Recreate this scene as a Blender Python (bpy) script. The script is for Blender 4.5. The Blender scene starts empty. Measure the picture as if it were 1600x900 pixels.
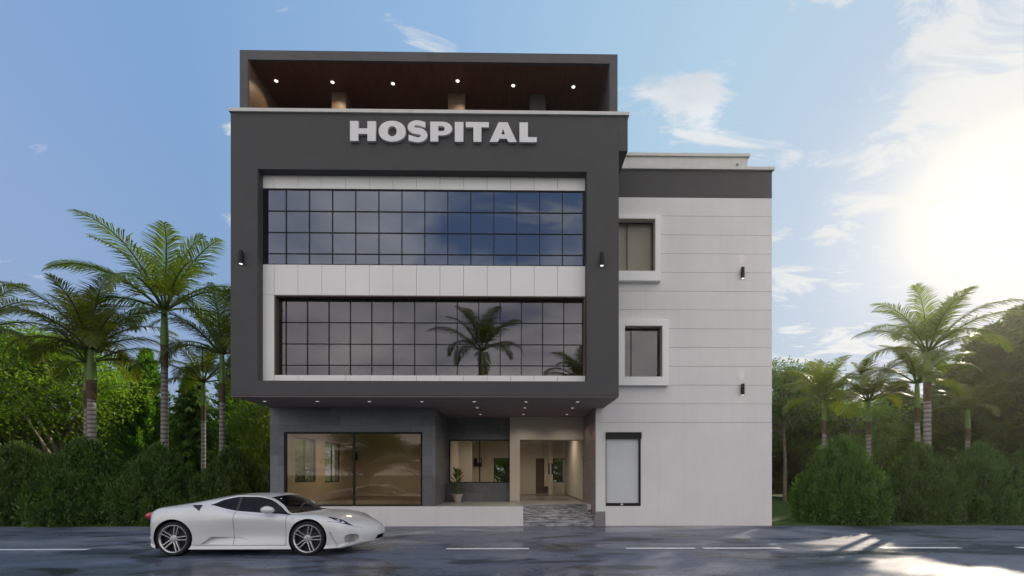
import bpy, bmesh, math, random
import numpy as np
from mathutils import Vector, Matrix
R = math.radians
scene = bpy.context.scene
COL = scene.collection

# ------------------------------------------------------------------ camera model
F, HY, CX, H, YAW = 725.0, 741.0, 809.4, 1.6, 0.013
def at(px, py, Y):
    """world point at distance plane Y that the photograph shows at (px, py)"""
    X = Y * math.tan(math.atan((px - CX) / F) + YAW)
    D = X * math.sin(YAW) + Y * math.cos(YAW)
    return X, H + (HY - py) * D / F
def ax(px, Y): return at(px, 0, Y)[0]
def az(py, Y, px=800): return at(px, py, Y)[1]

cd = bpy.data.cameras.new('camera')
cam = bpy.data.objects.new('camera', cd); COL.objects.link(cam)
cam.location = (0, 0, H); cam.rotation_euler = (R(90), 0, -YAW)
cd.sensor_width = 36; cd.lens = 36 * F / 1600
cd.shift_x = -(CX - 800) / 1600; cd.shift_y = (HY - 450) / 1600
cd.clip_start = 0.05; cd.clip_end = 3000
scene.camera = cam

# ------------------------------------------------------------------ mesh helpers
class MB:
    def __init__(s): s.v = []; s.f = []
    def add(s, vs, fs):
        n = len(s.v); s.v += [tuple(p) for p in vs]; s.f += [tuple(i + n for i in f) for f in fs]; return s
    def box(s, x0, x1, y0, y1, z0, z1):
        x0, x1 = min(x0, x1), max(x0, x1); y0, y1 = min(y0, y1), max(y0, y1); z0, z1 = min(z0, z1), max(z0, z1)
        return s.add([(x0,y0,z0),(x1,y0,z0),(x1,y1,z0),(x0,y1,z0),(x0,y0,z1),(x1,y0,z1),(x1,y1,z1),(x0,y1,z1)],
                     [(0,3,2,1),(4,5,6,7),(0,1,5,4),(1,2,6,5),(2,3,7,6),(3,0,4,7)])
    def wall(s, a0, a1, z0, z1, d0, d1, holes=(), axis='y'):
        """slab between planes d0 and d1 (of axis) spanning a0..a1 x z0..z1, with rectangular holes"""
        A = sorted(set([a0, a1] + [min(max(h[k], a0), a1) for h in holes for k in (0, 1)]))
        Z = sorted(set([z0, z1] + [min(max(h[k], z0), z1) for h in holes for k in (2, 3)]))
        def solid(i, j):
            if i < 0 or j < 0 or i >= len(A) - 1 or j >= len(Z) - 1: return False
            ca, cz = (A[i] + A[i+1]) / 2, (Z[j] + Z[j+1]) / 2
            return not any(h[0] < ca < h[1] and h[2] < cz < h[3] for h in holes)
        P = (lambda a, d, z: (a, d, z)) if axis == 'y' else (lambda a, d, z: (d, a, z))
        for i in range(len(A) - 1):
            for j in range(len(Z) - 1):
                if not solid(i, j): continue
                l, r, b, t = A[i], A[i+1], Z[j], Z[j+1]
                s.add([P(l,d0,b),P(r,d0,b),P(r,d0,t),P(l,d0,t)], [(0,1,2,3)])
                s.add([P(l,d1,b),P(r,d1,b),P(r,d1,t),P(l,d1,t)], [(3,2,1,0)])
                if not solid(i-1, j): s.add([P(l,d0,b),P(l,d0,t),P(l,d1,t),P(l,d1,b)], [(0,1,2,3)])
                if not solid(i+1, j): s.add([P(r,d0,b),P(r,d1,b),P(r,d1,t),P(r,d0,t)], [(0,1,2,3)])
                if not solid(i, j-1): s.add([P(l,d0,b),P(l,d1,b),P(r,d1,b),P(r,d0,b)], [(0,1,2,3)])
                if not solid(i, j+1): s.add([P(l,d0,t),P(r,d0,t),P(r,d1,t),P(l,d1,t)], [(0,1,2,3)])
        return s
    def tube(s, pts, rad, n=8, cap=True):
        pts = [Vector(p) for p in pts]
        if not hasattr(rad, '__len__'): rad = [rad] * len(pts)
        base = len(s.v); up = Vector((0.31, 0.17, 0.93)).normalized()
        for i, p in enumerate(pts):
            d = (pts[min(i+1, len(pts)-1)] - pts[max(i-1, 0)]).normalized()
            u = d.cross(up)
            if u.length < 1e-3: u = d.cross(Vector((1, 0, 0)))
            u.normalize(); w = d.cross(u)
            for k in range(n):
                a = 2 * math.pi * k / n
                s.v.append(tuple(p + (u * math.cos(a) + w * math.sin(a)) * rad[i]))
        for i in range(len(pts) - 1):
            for k in range(n):
                a, b = base + i*n + k, base + i*n + (k+1) % n
                s.f.append((a, b, b + n, a + n))
        if cap:
            s.f.append(tuple(base + k for k in range(n))[::-1])
            s.f.append(tuple(base + (len(pts)-1)*n + k for k in range(n)))
        return s
    def lathe(s, prof, c=(0,0,0), n=24, axis='z', caps=True):
        """revolve profile [(r, h)]"""
        base = len(s.v)
        for r, h in prof:
            for k in range(n):
                a = 2 * math.pi * k / n; x, y = r * math.cos(a), r * math.sin(a)
                p = (x, y, h) if axis == 'z' else (x, h, y)
                s.v.append((p[0]+c[0], p[1]+c[1], p[2]+c[2]))
        for i in range(len(prof) - 1):
            for k in range(n):
                a, b = base + i*n + k, base + i*n + (k+1) % n
                s.f.append((a, b, b+n, a+n))
        for i in (0, len(prof)-1):
            if caps and prof[i][0] > 1e-4: s.f.append(tuple(base + i*n + k for k in range(n)))
        return s
    def build(s, name, m, parent=None, smooth=False, bevel=0, recalc=True):
        me = bpy.data.meshes.new(name); me.from_pydata(s.v, [], s.f)
        if recalc:
            b = bmesh.new(); b.from_mesh(me)
            bmesh.ops.remove_doubles(b, verts=b.verts, dist=1e-5)
            bmesh.ops.recalc_face_normals(b, faces=b.faces); b.to_mesh(me); b.free()
        o = link(name, me, m, parent)
        if smooth: smooth_mesh(me)
        if bevel:
            md = o.modifiers.new('bevel', 'BEVEL'); md.width = bevel; md.segments = 2; md.limit_method = 'ANGLE'
        return o
def smooth_mesh(me, ang=40):
    me.polygons.foreach_set('use_smooth', [True] * len(me.polygons))
    try: me.set_sharp_from_angle(angle=R(ang))
    except Exception: pass
def link(name, me, m, parent=None):
    if m is not None: me.materials.append(m)
    o = bpy.data.objects.new(name, me); COL.objects.link(o)
    if parent is not None: o.parent = parent
    return o
def tag(o, label=None, cat=None, group=None, kind=None):
    if label: o['label'] = label
    if cat: o['category'] = cat
    if group: o['group'] = group
    if kind: o['kind'] = kind
    return o
def thing(name, label, cat, loc=(0,0,0), rz=0, group=None):
    o = bpy.data.objects.new(name, None); COL.objects.link(o)
    o.empty_display_size = 0.2
    o.location = loc; o.rotation_euler = (0, 0, rz)
    return tag(o, label, cat, group)
def part(name, parent):
    o = bpy.data.objects.new(name, None); COL.objects.link(o); o.parent = parent; return o
def copy_tree(o, parent=None):
    c = o.copy(); COL.objects.link(c)
    if parent is not None: c.parent = parent
    for ch in list(o.children): copy_tree(ch, c)
    return c
def np_mesh(name, V, Q):
    """mesh from numpy arrays, all quads"""
    me = bpy.data.meshes.new(name)
    V = np.asarray(V, dtype=np.float32); Q = np.asarray(Q, dtype=np.int32)
    me.vertices.add(len(V)); me.vertices.foreach_set('co', V.ravel())
    me.loops.add(Q.size); me.loops.foreach_set('vertex_index', Q.ravel())
    me.polygons.add(len(Q)); me.polygons.foreach_set('loop_start', np.arange(0, Q.size, 4, dtype=np.int32))
    me.update(calc_edges=True); me.validate()
    return me

# ------------------------------------------------------------------ materials
class NT:
    def __init__(s, nt): s.nt = nt
    def n(s, t, **kw):
        nd = s.nt.nodes.new(t)
        for k, v in kw.items():
            if k.startswith('i_'):
                key = k[2:]; key = int(key) if key.isdigit() else key
                nd.inputs[key].default_value = v
            else: setattr(nd, k, v)
        return nd
    def l(s, a, ao, b, bi): s.nt.links.new(a.outputs[ao], b.inputs[bi]); return b
    def math(s, op, a, b=None, clamp=False):
        nd = s.n('ShaderNodeMath', operation=op, use_clamp=clamp)
        for i, q in enumerate((a, b)):
            if q is None: continue
            if isinstance(q, (int, float)): nd.inputs[i].default_value = q
            else: s.nt.links.new(q, nd.inputs[i])
        return nd.outputs[0]
    def mixc(s, fac, a, b, blend='MIX'):
        nd = s.n('ShaderNodeMix', data_type='RGBA', blend_type=blend)
        for idx, q in ((0, fac), (6, a), (7, b)):
            if isinstance(q, (int, float)): nd.inputs[idx].default_value = q
            elif isinstance(q, (tuple, list)): nd.inputs[idx].default_value = (*q[:3], 1)
            else: s.nt.links.new(q, nd.inputs[idx])
        return nd.outputs[2]
    def ramp(s, fac, stops):
        nd = s.n('ShaderNodeValToRGB'); el = nd.color_ramp.elements
        while len(el) < len(stops): el.new(0.5)
        for e, (p, c) in zip(el, stops): e.position = p; e.color = (*c[:3], 1) if len(c) >= 3 else (c[0], c[0], c[0], 1)
        s.nt.links.new(fac, nd.inputs[0]); return nd.outputs[0]
    def noise(s, vec, scale, detail=4, rough=0.55, dist=0.0, out=0):
        nd = s.n('ShaderNodeTexNoise'); nd.inputs['Scale'].default_value = scale
        nd.inputs['Detail'].default_value = detail; nd.inputs['Roughness'].default_value = rough
        nd.inputs['Distortion'].default_value = dist
        if vec is not None: s.nt.links.new(vec, nd.inputs['Vector'])
        return nd.outputs[out]
    def mapping(s, vec, scale=(1,1,1), rot=(0,0,0), loc=(0,0,0)):
        nd = s.n('ShaderNodeMapping'); nd.inputs['Scale'].default_value = scale
        nd.inputs['Rotation'].default_value = rot; nd.inputs['Location'].default_value = loc
        s.nt.links.new(vec, nd.inputs['Vector']); return nd.outputs[0]
def new_mat(name):
    m = bpy.data.materials.new(name); m.use_nodes = True
    m.node_tree.nodes.clear(); t = NT(m.node_tree)
    out = t.n('ShaderNodeOutputMaterial'); return m, t, out
def mat(name, col, rough=0.6, var=0.12, scale=3.0, metal=0.0, bump=0.0, bscale=60, coat=0.0, spec=0.5, streak=0.0):
    m, t, out = new_mat(name)
    p = t.n('ShaderNodeBsdfPrincipled'); t.l(p, 0, out, 0)
    tc = t.n('ShaderNodeTexCoord').outputs['Object']
    nz = t.noise(tc, scale, 6, 0.6)
    lo = tuple(c * (1 - var) for c in col); hi = tuple(min(1, c * (1 + var)) for c in col)
    c = t.ramp(nz, [(0.3, lo), (0.7, hi)])
    if streak:
        sv = t.mapping(tc, (5.0, 5.0, 0.35)); ns = t.noise(sv, 1.0, 5, 0.65)
        f = t.ramp(ns, [(0.45, (0,)), (0.75, (streak,))])
        c = t.mixc(f, c, tuple(q * 0.72 for q in col))
    t.nt.links.new(c, p.inputs['Base Color'])
    rr = t.ramp(t.noise(tc, scale * 3.1, 4), [(0.3, (max(0.02, rough - 0.06),)), (0.7, (min(1, rough + 0.06),))])
    t.nt.links.new(rr, p.inputs['Roughness'])
    p.inputs['Metallic'].default_value = metal
    p.inputs['Specular IOR Level'].default_value = spec
    p.inputs['Coat Weight'].default_value = coat; p.inputs['Coat Roughness'].default_value = 0.04
    if bump:
        b = t.n('ShaderNodeBump'); b.inputs['Strength'].default_value = bump; b.inputs['Distance'].default_value = 0.01
        t.nt.links.new(t.noise(tc, bscale, 5, 0.6), b.inputs['Height']); t.l(b, 0, p, 'Normal')
    return m
def emis(name, col, k):
    m, t, out = new_mat(name); e = t.n('ShaderNodeEmission'); e.inputs[0].default_value = (*col, 1); e.inputs[1].default_value = k
    t.l(e, 0, out, 0); return m
def glass(name, tint, refl=0.3, gl=(0.9, 0.93, 1.0), rough=0.0, wav=0.0):
    """window glass: tinted see-through pane with a mirror coating"""
    m, t, out = new_mat(name)
    tr = t.n('ShaderNodeBsdfTransparent'); tr.inputs[0].default_value = (*tint, 1)
    g = t.n('ShaderNodeBsdfGlossy'); g.inputs[0].default_value = (*gl, 1); g.inputs['Roughness'].default_value = rough
    if wav:
        tc = t.n('ShaderNodeTexCoord').outputs['Object']
        b = t.n('ShaderNodeBump'); b.inputs['Strength'].default_value = wav; b.inputs['Distance'].default_value = 0.02
        t.nt.links.new(t.noise(tc, 0.8, 2), b.inputs['Height']); t.l(b, 0, g, 'Normal')
    lw = t.n('ShaderNodeLayerWeight'); lw.inputs[0].default_value = 0.5
    f = t.math('ADD', t.math('MULTIPLY', t.math('POWER', lw.outputs['Facing'], 5.0), (1 - refl) * .8), refl, True)
    mx = t.n('ShaderNodeMixShader'); t.nt.links.new(f, mx.inputs[0]); t.l(tr, 0, mx, 1); t.l(g, 0, mx, 2); t.l(mx, 0, out, 0)
    return m
def leafmat(name, c0, c1, transl=0.35, tcol=None, rough=0.5):
    m, t, out = new_mat(name)
    geo = t.n('ShaderNodeNewGeometry'); oi = t.n('ShaderNodeObjectInfo')
    c = t.ramp(geo.outputs['Random Per Island'], [(0.0, c0), (1.0, c1)])
    tc = t.n('ShaderNodeTexCoord').outputs['Object']
    c = t.mixc(t.ramp(t.noise(tc, 0.9, 3), [(0.35, (0,)), (0.7, (1,))]), c, tuple(q * 0.72 for q in c1))
    hs = t.n('ShaderNodeHueSaturation')
    t.nt.links.new(t.math('ADD', t.math('MULTIPLY', oi.outputs['Random'], 0.03), 0.485), hs.inputs['Hue'])
    t.nt.links.new(t.math('ADD', t.math('MULTIPLY', oi.outputs['Random'], 0.35), 0.8), hs.inputs['Value'])
    t.nt.links.new(c, hs.inputs['Color'])
    p = t.n('ShaderNodeBsdfPrincipled'); p.inputs['Roughness'].default_value = rough
    t.l(hs, 0, p, 'Base Color')
    tl = t.n('ShaderNodeBsdfTranslucent')
    tcn = t.mixc(1.0, hs.outputs[0], tcol or (1.6, 1.5, 0.6), 'MULTIPLY'); t.nt.links.new(tcn, tl.inputs[0])
    mx = t.n('ShaderNodeMixShader'); mx.inputs[0].default_value = transl
    t.l(p, 0, mx, 1); t.l(tl, 0, mx, 2); t.l(mx, 0, out, 0)
    return m
def tilemat(name, col, mortar, bw, bh, ms=0.01, rough=0.5, var=0.25, bump=0.15):
    m, t, out = new_mat(name)
    p = t.n('ShaderNodeBsdfPrincipled'); t.l(p, 0, out, 0)
    tc = t.n('ShaderNodeTexCoord').outputs['Object']
    sp = t.n('ShaderNodeSeparateXYZ'); t.nt.links.new(tc, sp.inputs[0])
    cb = t.n('ShaderNodeCombineXYZ')
    t.nt.links.new(t.math('ADD', sp.outputs[0], sp.outputs[1]), cb.inputs[0]); t.nt.links.new(sp.outputs[2], cb.inputs[1])
    br = t.n('ShaderNodeTexBrick'); br.inputs['Scale'].default_value = 1.0
    br.inputs['Brick Width'].default_value = bw; br.inputs['Row Height'].default_value = bh; br.inputs['Mortar Size'].default_value = ms
    br.inputs['Color1'].default_value = (*[c * (1 - var) for c in col], 1); br.inputs['Color2'].default_value = (*[c * (1 + var) for c in col], 1)
    br.inputs['Mortar'].default_value = (*mortar, 1); t.nt.links.new(cb.outputs[0], br.inputs['Vector'])
    nz = t.noise(tc, 7, 6, 0.65)
    c = t.mixc(t.ramp(nz, [(0.3, (0,)), (0.75, (0.55,))]), br.outputs['Color'], tuple(q * 1.35 for q in col))
    t.nt.links.new(c, p.inputs['Base Color']); p.inputs['Roughness'].default_value = rough
    b = t.n('ShaderNodeBump'); b.inputs['Strength'].default_value = bump; b.inputs['Distance'].default_value = 0.01
    t.nt.links.new(t.noise(tc, 25, 5), b.inputs['Height']); t.l(b, 0, p, 'Normal')
    return m
def woodmat(name, c0, c1, scale=(0.6, 9, 9), rough=0.45):
    m, t, out = new_mat(name)
    p = t.n('ShaderNodeBsdfPrincipled'); t.l(p, 0, out, 0)
    tc = t.n('ShaderNodeTexCoord').outputs['Object']
    v = t.mapping(tc, scale); nz = t.noise(v, 2.0, 8, 0.65, 0.6)
    t.nt.links.new(t.ramp(nz, [(0.3, c0), (0.7, c1)]), p.inputs['Base Color']); p.inputs['Roughness'].default_value = rough
    return m
def marblemat():
    m, t, out = new_mat('marble')
    p = t.n('ShaderNodeBsdfPrincipled'); t.l(p, 0, out, 0)
    tc = t.n('ShaderNodeTexCoord').outputs['Object']
    v = t.mapping(tc, (1.1, 5.0, 16.0)); nz = t.noise(v, 2.6, 12, 0.80, 0.7)
    c = t.ramp(nz, [(0.40, (0.02,0.02,0.022)), (0.47, (0.12,0.12,0.125)), (0.53, (0.45,0.45,0.46)), (0.62, (0.70,0.70,0.71))])
    t.nt.links.new(c, p.inputs['Base Color']); p.inputs['Roughness'].default_value = 0.28
    return m
M = {}
M['grey'] = mat('dark_grey_render', (0.080, 0.077, 0.080), 0.75, 0.05, 2.0, bump=0.05, bscale=120, spec=0.25)
M['white'] = mat('white_render', (0.755, 0.73, 0.722), 0.75, 0.05, 0.7, bump=0.05, bscale=90, streak=0.16, spec=0.25)
M['panel'] = mat('white_panel', (0.79, 0.77, 0.765), 0.5, 0.04, 0.7, spec=0.35)
M['cream'] = mat('cream_render', (0.60, 0.53, 0.44), 0.75, 0.05, 1.2, spec=0.2)
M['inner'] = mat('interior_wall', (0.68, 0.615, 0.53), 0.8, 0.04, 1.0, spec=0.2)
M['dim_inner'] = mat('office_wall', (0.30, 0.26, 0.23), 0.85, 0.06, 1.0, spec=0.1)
M['coping'] = mat('coping_stone', (0.62, 0.60, 0.58), 0.6, 0.06, 3.0, streak=0.2)
M['surround'] = mat('white_surround', (0.90, 0.885, 0.875), 0.6, 0.03, 1.5, streak=0.06, spec=0.3)  # whiter than the walls, the stronger light on surrounds put into the colour
M['reveal'] = mat('beige_reveal', (0.60, 0.535, 0.47), 0.7, 0.04, 2)
M['joint'] = mat('joint_backing', (0.22, 0.21, 0.205), 0.9, 0.05)  # grey backing behind the open cladding joints
M['canopy'] = tilemat('canopy_cladding', (0.060, 0.053, 0.056), (0.03,0.028,0.03), 0.9, 0.62, 0.006, 0.5, 0.10, 0.05)
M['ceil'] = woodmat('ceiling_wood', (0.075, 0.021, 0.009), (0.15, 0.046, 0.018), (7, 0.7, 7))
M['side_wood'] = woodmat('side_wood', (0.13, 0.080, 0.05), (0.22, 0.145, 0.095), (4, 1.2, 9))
M['soffit'] = mat('soffit', (0.29, 0.235, 0.23), 0.8, 0.06, 2.0, spec=0.2)
M['stone'] = tilemat('slate_tile', (0.125, 0.13, 0.14), (0.07,0.072,0.078), 0.62, 0.31, 0.005, 0.55, 0.32, 0.25)
M['pillar'] = mat('mauve_stone', (0.22, 0.175, 0.175), 0.45, 0.14, 2.5, bump=0.05)
M['plinth'] = mat('plinth_stone', (0.21, 0.20, 0.21), 0.6, 0.1, 4)
M['lightjoint'] = mat('pale_joint', (0.6, 0.57, 0.55), 0.7, 0.03)
M['marble'] = marblemat()
M['floor'] = mat('terrace_tile', (0.36, 0.34, 0.32), 0.35, 0.1, 3)
M['black'] = mat('black_metal', (0.010, 0.010, 0.012), 0.5, 0.2, 5, spec=0.25)
M['brown'] = mat('brown_frame', (0.11, 0.075, 0.055), 0.5, 0.15, 5)
M['blind'] = mat('roller_blind', (0.42, 0.39, 0.37), 0.9, 0.05, 2)
M['shutter'] = mat('pale_shutter', (0.62, 0.63, 0.64), 0.55, 0.04, 2)
M['letter'] = mat('letter_metal', (0.76, 0.735, 0.75), 0.45, 0.03, 4)
M['lens'] = emis('lamp_lens', (1.0, 0.93, 0.84), 1.6)
M['lens_soft'] = emis('soffit_lamp_lens', (1.0, 0.95, 0.9), 0.9)
M['gl_up'] = glass('mirror_glass', (0.36, 0.44, 0.60), 0.145, (0.86, 0.92, 1.0), wav=0.02)
M['gl_mid'] = glass('bronze_mirror_glass', (0.44, 0.41, 0.41), 0.10, (0.92, 0.92, 1.0), wav=0.02)
M['gl_low'] = glass('bronze_glass', (0.86, 0.79, 0.69), 0.045, (1.0, 0.96, 0.9))
M['gl_clear'] = glass('clear_glass', (0.95, 0.94, 0.91), 0.006, (1, 1, 1))
M['gl_dark'] = glass('dark_glass', (0.30, 0.30, 0.31), 0.10, (1, 1, 1))

# ------------------------------------------------------------------ setting: ground and road
YF, YP, YG2, YW, YB = 12.3, 12.55, 12.74, 14.3, 23.4
def lawnmat():
    m, t, out = new_mat('lawn'); p = t.n('ShaderNodeBsdfPrincipled'); t.l(p, 0, out, 0)
    tc = t.n('ShaderNodeTexCoord').outputs['Object']
    n1 = t.noise(tc, 0.5, 6, 0.6); n2 = t.noise(tc, 30, 4, 0.7)
    c = t.mixc(t.ramp(n1, [(0.35,(0,)),(0.65,(1,))]), (0.045,0.085,0.018), (0.075,0.115,0.026))
    c = t.mixc(t.ramp(n2, [(0.4,(0,)),(0.7,(0.6,))]), c, (0.03,0.06,0.012))
    t.nt.links.new(c, p.inputs['Base Color']); p.inputs['Roughness'].default_value = 0.9; p.inputs['Specular IOR Level'].default_value = 0.1
    b = t.n('ShaderNodeBump'); b.inputs['Strength'].default_value = 0.8; b.inputs['Distance'].default_value = 0.05
    t.nt.links.new(n2, b.inputs['Height']); t.l(b, 0, p, 'Normal'); return m
def roadmat():
    m, t, out = new_mat('wet_asphalt'); p = t.n('ShaderNodeBsdfPrincipled'); t.l(p, 0, out, 0)
    tc = t.n('ShaderNodeTexCoord').outputs['Object']
    big = t.noise(t.mapping(tc, (0.16, 0.42, 1), loc=(3.1, 1.7, 0)), 1.0, 6, 0.62, 0.5)
    mid = t.noise(t.mapping(tc, (0.7, 1.2, 1)), 1.0, 6, 0.65, 0.3)
    fine = t.noise(tc, 45, 4, 0.7)
    wet = t.ramp(big, [(0.43, (0,)), (0.56, (1,))]); deep = t.ramp(big, [(0.55, (0,)), (0.63, (1,))])
    c = t.ramp(mid, [(0.3, (0.100,0.124,0.185)), (0.7, (0.145,0.168,0.225))])
    c = t.mixc(t.ramp(fine, [(0.35,(0,)),(0.75,(0.5,))]), c, (0.068,0.084,0.122))
    dry = t.math('MULTIPLY', t.ramp(big, [(0.36, (1,)), (0.46, (0,))]), t.ramp(mid, [(0.38, (0,)), (0.58, (.8,))]))
    c = t.mixc(dry, c, (0.235,0.225,0.23))
    # scattered grit and dead leaves lying on the asphalt
    vo = t.n('ShaderNodeTexVoronoi'); vo.inputs['Scale'].default_value = 3.6; vo.inputs['Randomness'].default_value = 1.0
    t.nt.links.new(t.mapping(tc, (1, 1.6, 1)), vo.inputs['Vector'])
    spot = t.math('LESS_THAN', vo.outputs['Distance'], 0.10)
    dens = t.ramp(t.noise(tc, 0.33, 3), [(0.40, (0,)), (0.50, (1,))])
    spot = t.math('MULTIPLY', spot, dens)
    c = t.mixc(wet, c, t.mixc(0.30, c, (0.04,0.048,0.066)))
    c = t.mixc(spot, c, (0.018,0.016,0.015))
    stain = t.ramp(t.noise(t.mapping(tc, (0.5,1.1,1), loc=(9,4,0)), 1.0, 5, 0.6, 0.6), [(0.53,(0,)),(0.60,(0.8,))])
    c = t.mixc(stain, c, (0.022,0.024,0.03))
    t.nt.links.new(c, p.inputs['Base Color'])
    rg = t.math('ADD', t.math('MULTIPLY', wet, -0.31), 0.60)
    rg = t.math('ADD', rg, t.math('MULTIPLY', deep, -0.14))
    rg = t.math('ADD', rg, t.math('MULTIPLY', t.math('SUBTRACT', fine, 0.5), 0.16))
    rg = t.math('MAXIMUM', t.math('ADD', rg, t.math('MULTIPLY', spot, 0.5)), 0.07)
    t.nt.links.new(rg, p.inputs['Roughness']); p.inputs['Specular IOR Level'].default_value = 0.36
    b = t.n('ShaderNodeBump'); b.inputs['Distance'].default_value = 0.006
    t.nt.links.new(t.math('SUBTRACT', 0.38, t.math('MULTIPLY', wet, 0.30)), b.inputs['Strength'])
    t.nt.links.new(t.math('ADD', fine, t.math('MULTIPLY', mid, 0.6)), b.inputs['Height']); t.l(b, 0, p, 'Normal')
    return m
g = MB(); g.add([(-600,-600,0),(600,-600,0),(600,600,0),(-600,600,0)], [(0,1,2,3)])
ground = tag(g.build('ground', lawnmat()), 'short green lawn around the building and under the trees', 'ground', kind='structure')
g = MB(); g.add([(-80,-3.2,.004),(80,-3.2,.004),(80,14.27,.004),(-80,14.27,.004)], [(0,1,2,3)])
road = tag(g.build('road', roadmat()), 'wet blue grey asphalt road with dashed white centre line', 'road', kind='structure')
M['paint'] = mat('road_paint', (0.72, 0.72, 0.72), 0.5, 0.12, 8)
for a, b in ((-330,-150), (-70,138), (316,578), (697,827), (978,1086), (1098,1220), (1376,1500), (1590,1760)):
    y0, y1 = 9.86, 10.02
    MB().add([(ax(a,9.94),y0,.008),(ax(b,9.94),y0,.008),(ax(b,9.94),y1,.008),(ax(a,9.94),y1,.008)], [(0,1,2,3)]).build('lane_dash', M['paint'], road)

# ------------------------------------------------------------------ the hospital
hosp = thing('hospital_building', 'three storey hospital with dark grey framed front, mirrored window bands and white side wing', 'building', (0, YW, 0))
HP = Vector((0, YW, 0))
def hb(mb, name, m, parent=None, **k):
    """a part of the hospital, given in world coordinates"""
    mb.v = [(x, y - YW, z) for x, y, z in mb.v]
    return mb.build(name, m, parent or hosp, **k)
XL = ax(360.2, YF); XR = ax(967, YF); XB = ax(981, YF)
zBot = az(618.5, YF); zTop = az(180, YF); zBand = az(236, YF, 980)
ix0, ix1 = ax(402.3, YF), ax(917, YF); iz1 = az(267.5, YF); iz0 = az(595.5, YF)
# dark frame
f = MB(); f.wall(XL, XR, zBot, zTop - 0.001, YF, YP + 0.30, [(ix0, ix1, iz0, iz1)])
hb(f, 'facade_frame', M['grey'], bevel=0.008)
f = MB(); f.box(XR + 0.001, XB, YF, YW + 0.5, zBand, zTop - 0.001)
hb(f, 'facade_frame', M['grey'], bevel=0.008)
f = MB(); f.box(ax(358.5, YF), ax(983, YF), YF - 0.05, YF + 0.35, zTop, az(174.5, YF)); f.box(ax(358.5, YF), ax(358.5, YF)+.35, YF+.35, YB, zTop, az(174.5, YF)); f.box(ax(983, YF)-.35, ax(983, YF), YF+.35, YB, zTop, az(174.5, YF))
hb(f, 'parapet_coping', M['coping'], bevel=0.008)
# shell of the upper storeys
zRoof = zTop - 0.45
f = MB(); f.wall(YP + 0.301, YB, zBot, zTop - 0.001, XL, XL + 0.25, axis='x'); hb(f, 'side_wall', M['grey'])
f = MB(); f.wall(YP + 0.301, YB, zBot, zTop - 0.001, XR - 0.25, XR, axis='x'); hb(f, 'side_wall', M['grey'])
zM0, zM1 = az(461, YP), az(415.5, YP)
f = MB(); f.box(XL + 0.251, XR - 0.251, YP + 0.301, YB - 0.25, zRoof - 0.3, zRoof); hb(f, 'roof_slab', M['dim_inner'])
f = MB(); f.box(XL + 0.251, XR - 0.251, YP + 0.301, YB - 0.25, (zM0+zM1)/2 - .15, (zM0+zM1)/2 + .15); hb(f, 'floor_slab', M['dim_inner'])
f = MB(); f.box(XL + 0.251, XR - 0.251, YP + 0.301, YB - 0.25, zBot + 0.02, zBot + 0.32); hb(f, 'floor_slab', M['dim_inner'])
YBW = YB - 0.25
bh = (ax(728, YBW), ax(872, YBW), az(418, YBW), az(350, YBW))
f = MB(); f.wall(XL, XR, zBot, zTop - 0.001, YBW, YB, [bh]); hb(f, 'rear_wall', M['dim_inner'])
# soffit plate under the overhang (also the ground floor ceiling)
f = MB(); f.box(XL + 0.002, XR - 0.002, YF + 0.03, YB, zBot - 0.03, zBot - 0.002); hb(f, 'soffit', M['soffit'])

# white cladding panels in the recess
px_j = [428.4, 465.6, 502.8, 539.9, 576.9, 613.9, 650.6, 687.5, 724.4, 761.2, 798, 834.6, 871.3]
xj = [ix0 + 0.004] + [ax(q, YP) for q in px_j] + [ix1 - 0.004]
zT1, zT0 = iz1 - 0.003, az(297, YP)
zL1, zL0 = az(462.5, YP), az(587, YP)
xL0 = ax(428.4, YP)
gp = 0.009
for i in range(len(xj) - 1):
    a, b = xj[i] + gp/2, xj[i+1] - gp/2
    for z0, z1 in ((zT0, zT1), (zL1, zM1), (iz0 + 0.003, zL0)):
        if i == 0 and z1 == zL0: z1 = zL1 - gp      # the tall panel left of the lower window
        hb(MB().box(a, b, YP, YP + 0.05, z0, z1), 'cladding_panel', M['panel'])
f = MB(); f.wall(ix0 + .003, ix1 - .003, iz0 + .002, iz1 - .002, YP + 0.06, YP + 0.10, [(ix0 - 1, ix1 + 1, zM1 - .012, zT0 + .012), (xL0, ix1 + 1, zL0 - 0.01, zL1 + 0.01)]); hb(f, 'panel_backing', M['joint'])
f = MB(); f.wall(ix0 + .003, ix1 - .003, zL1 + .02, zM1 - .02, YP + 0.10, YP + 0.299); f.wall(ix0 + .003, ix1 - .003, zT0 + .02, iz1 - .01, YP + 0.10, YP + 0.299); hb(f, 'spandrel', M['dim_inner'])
# upper ribbon window
def ribbon(name, xa, xb, z0, z1, y, vx, hz, m, lining=None):
    o = MB(); w = 0.0125
    for q in vx: o.box(q - w, q + w, y - 0.006, y + 0.03, z0, z1)
    vs = sorted(vx)
    for q in hz:
        for i in range(len(vs) - 1): o.box(vs[i] + w, vs[i+1] - w, y - 0.004, y + 0.028, q - w*0.9, q + w*0.9)
    fr = hb(o, name, M['black'])
    p = MB(); p.box(xa, xb, y + 0.012, y + 0.018, z0 + .004, z1 - .004); hb(p, 'pane', m, fr)
    if lining:
        q = MB(); q.wall(xa - .03, xb + .03, z0 - .006, z1 + .035, YP + .012, y + .09, [(xa, xb, z0, z1)]); hb(q, 'reveal', lining, fr)
    return fr
vx = [ax(q, YP) for q in (411.2, 446.5, 482.8, 519, 555.3, 591.6, 627.6, 663.5, 699.5, 735.6, 771.6, 807.6, 843.3, 879)] + [ix1 - 0.06]
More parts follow.
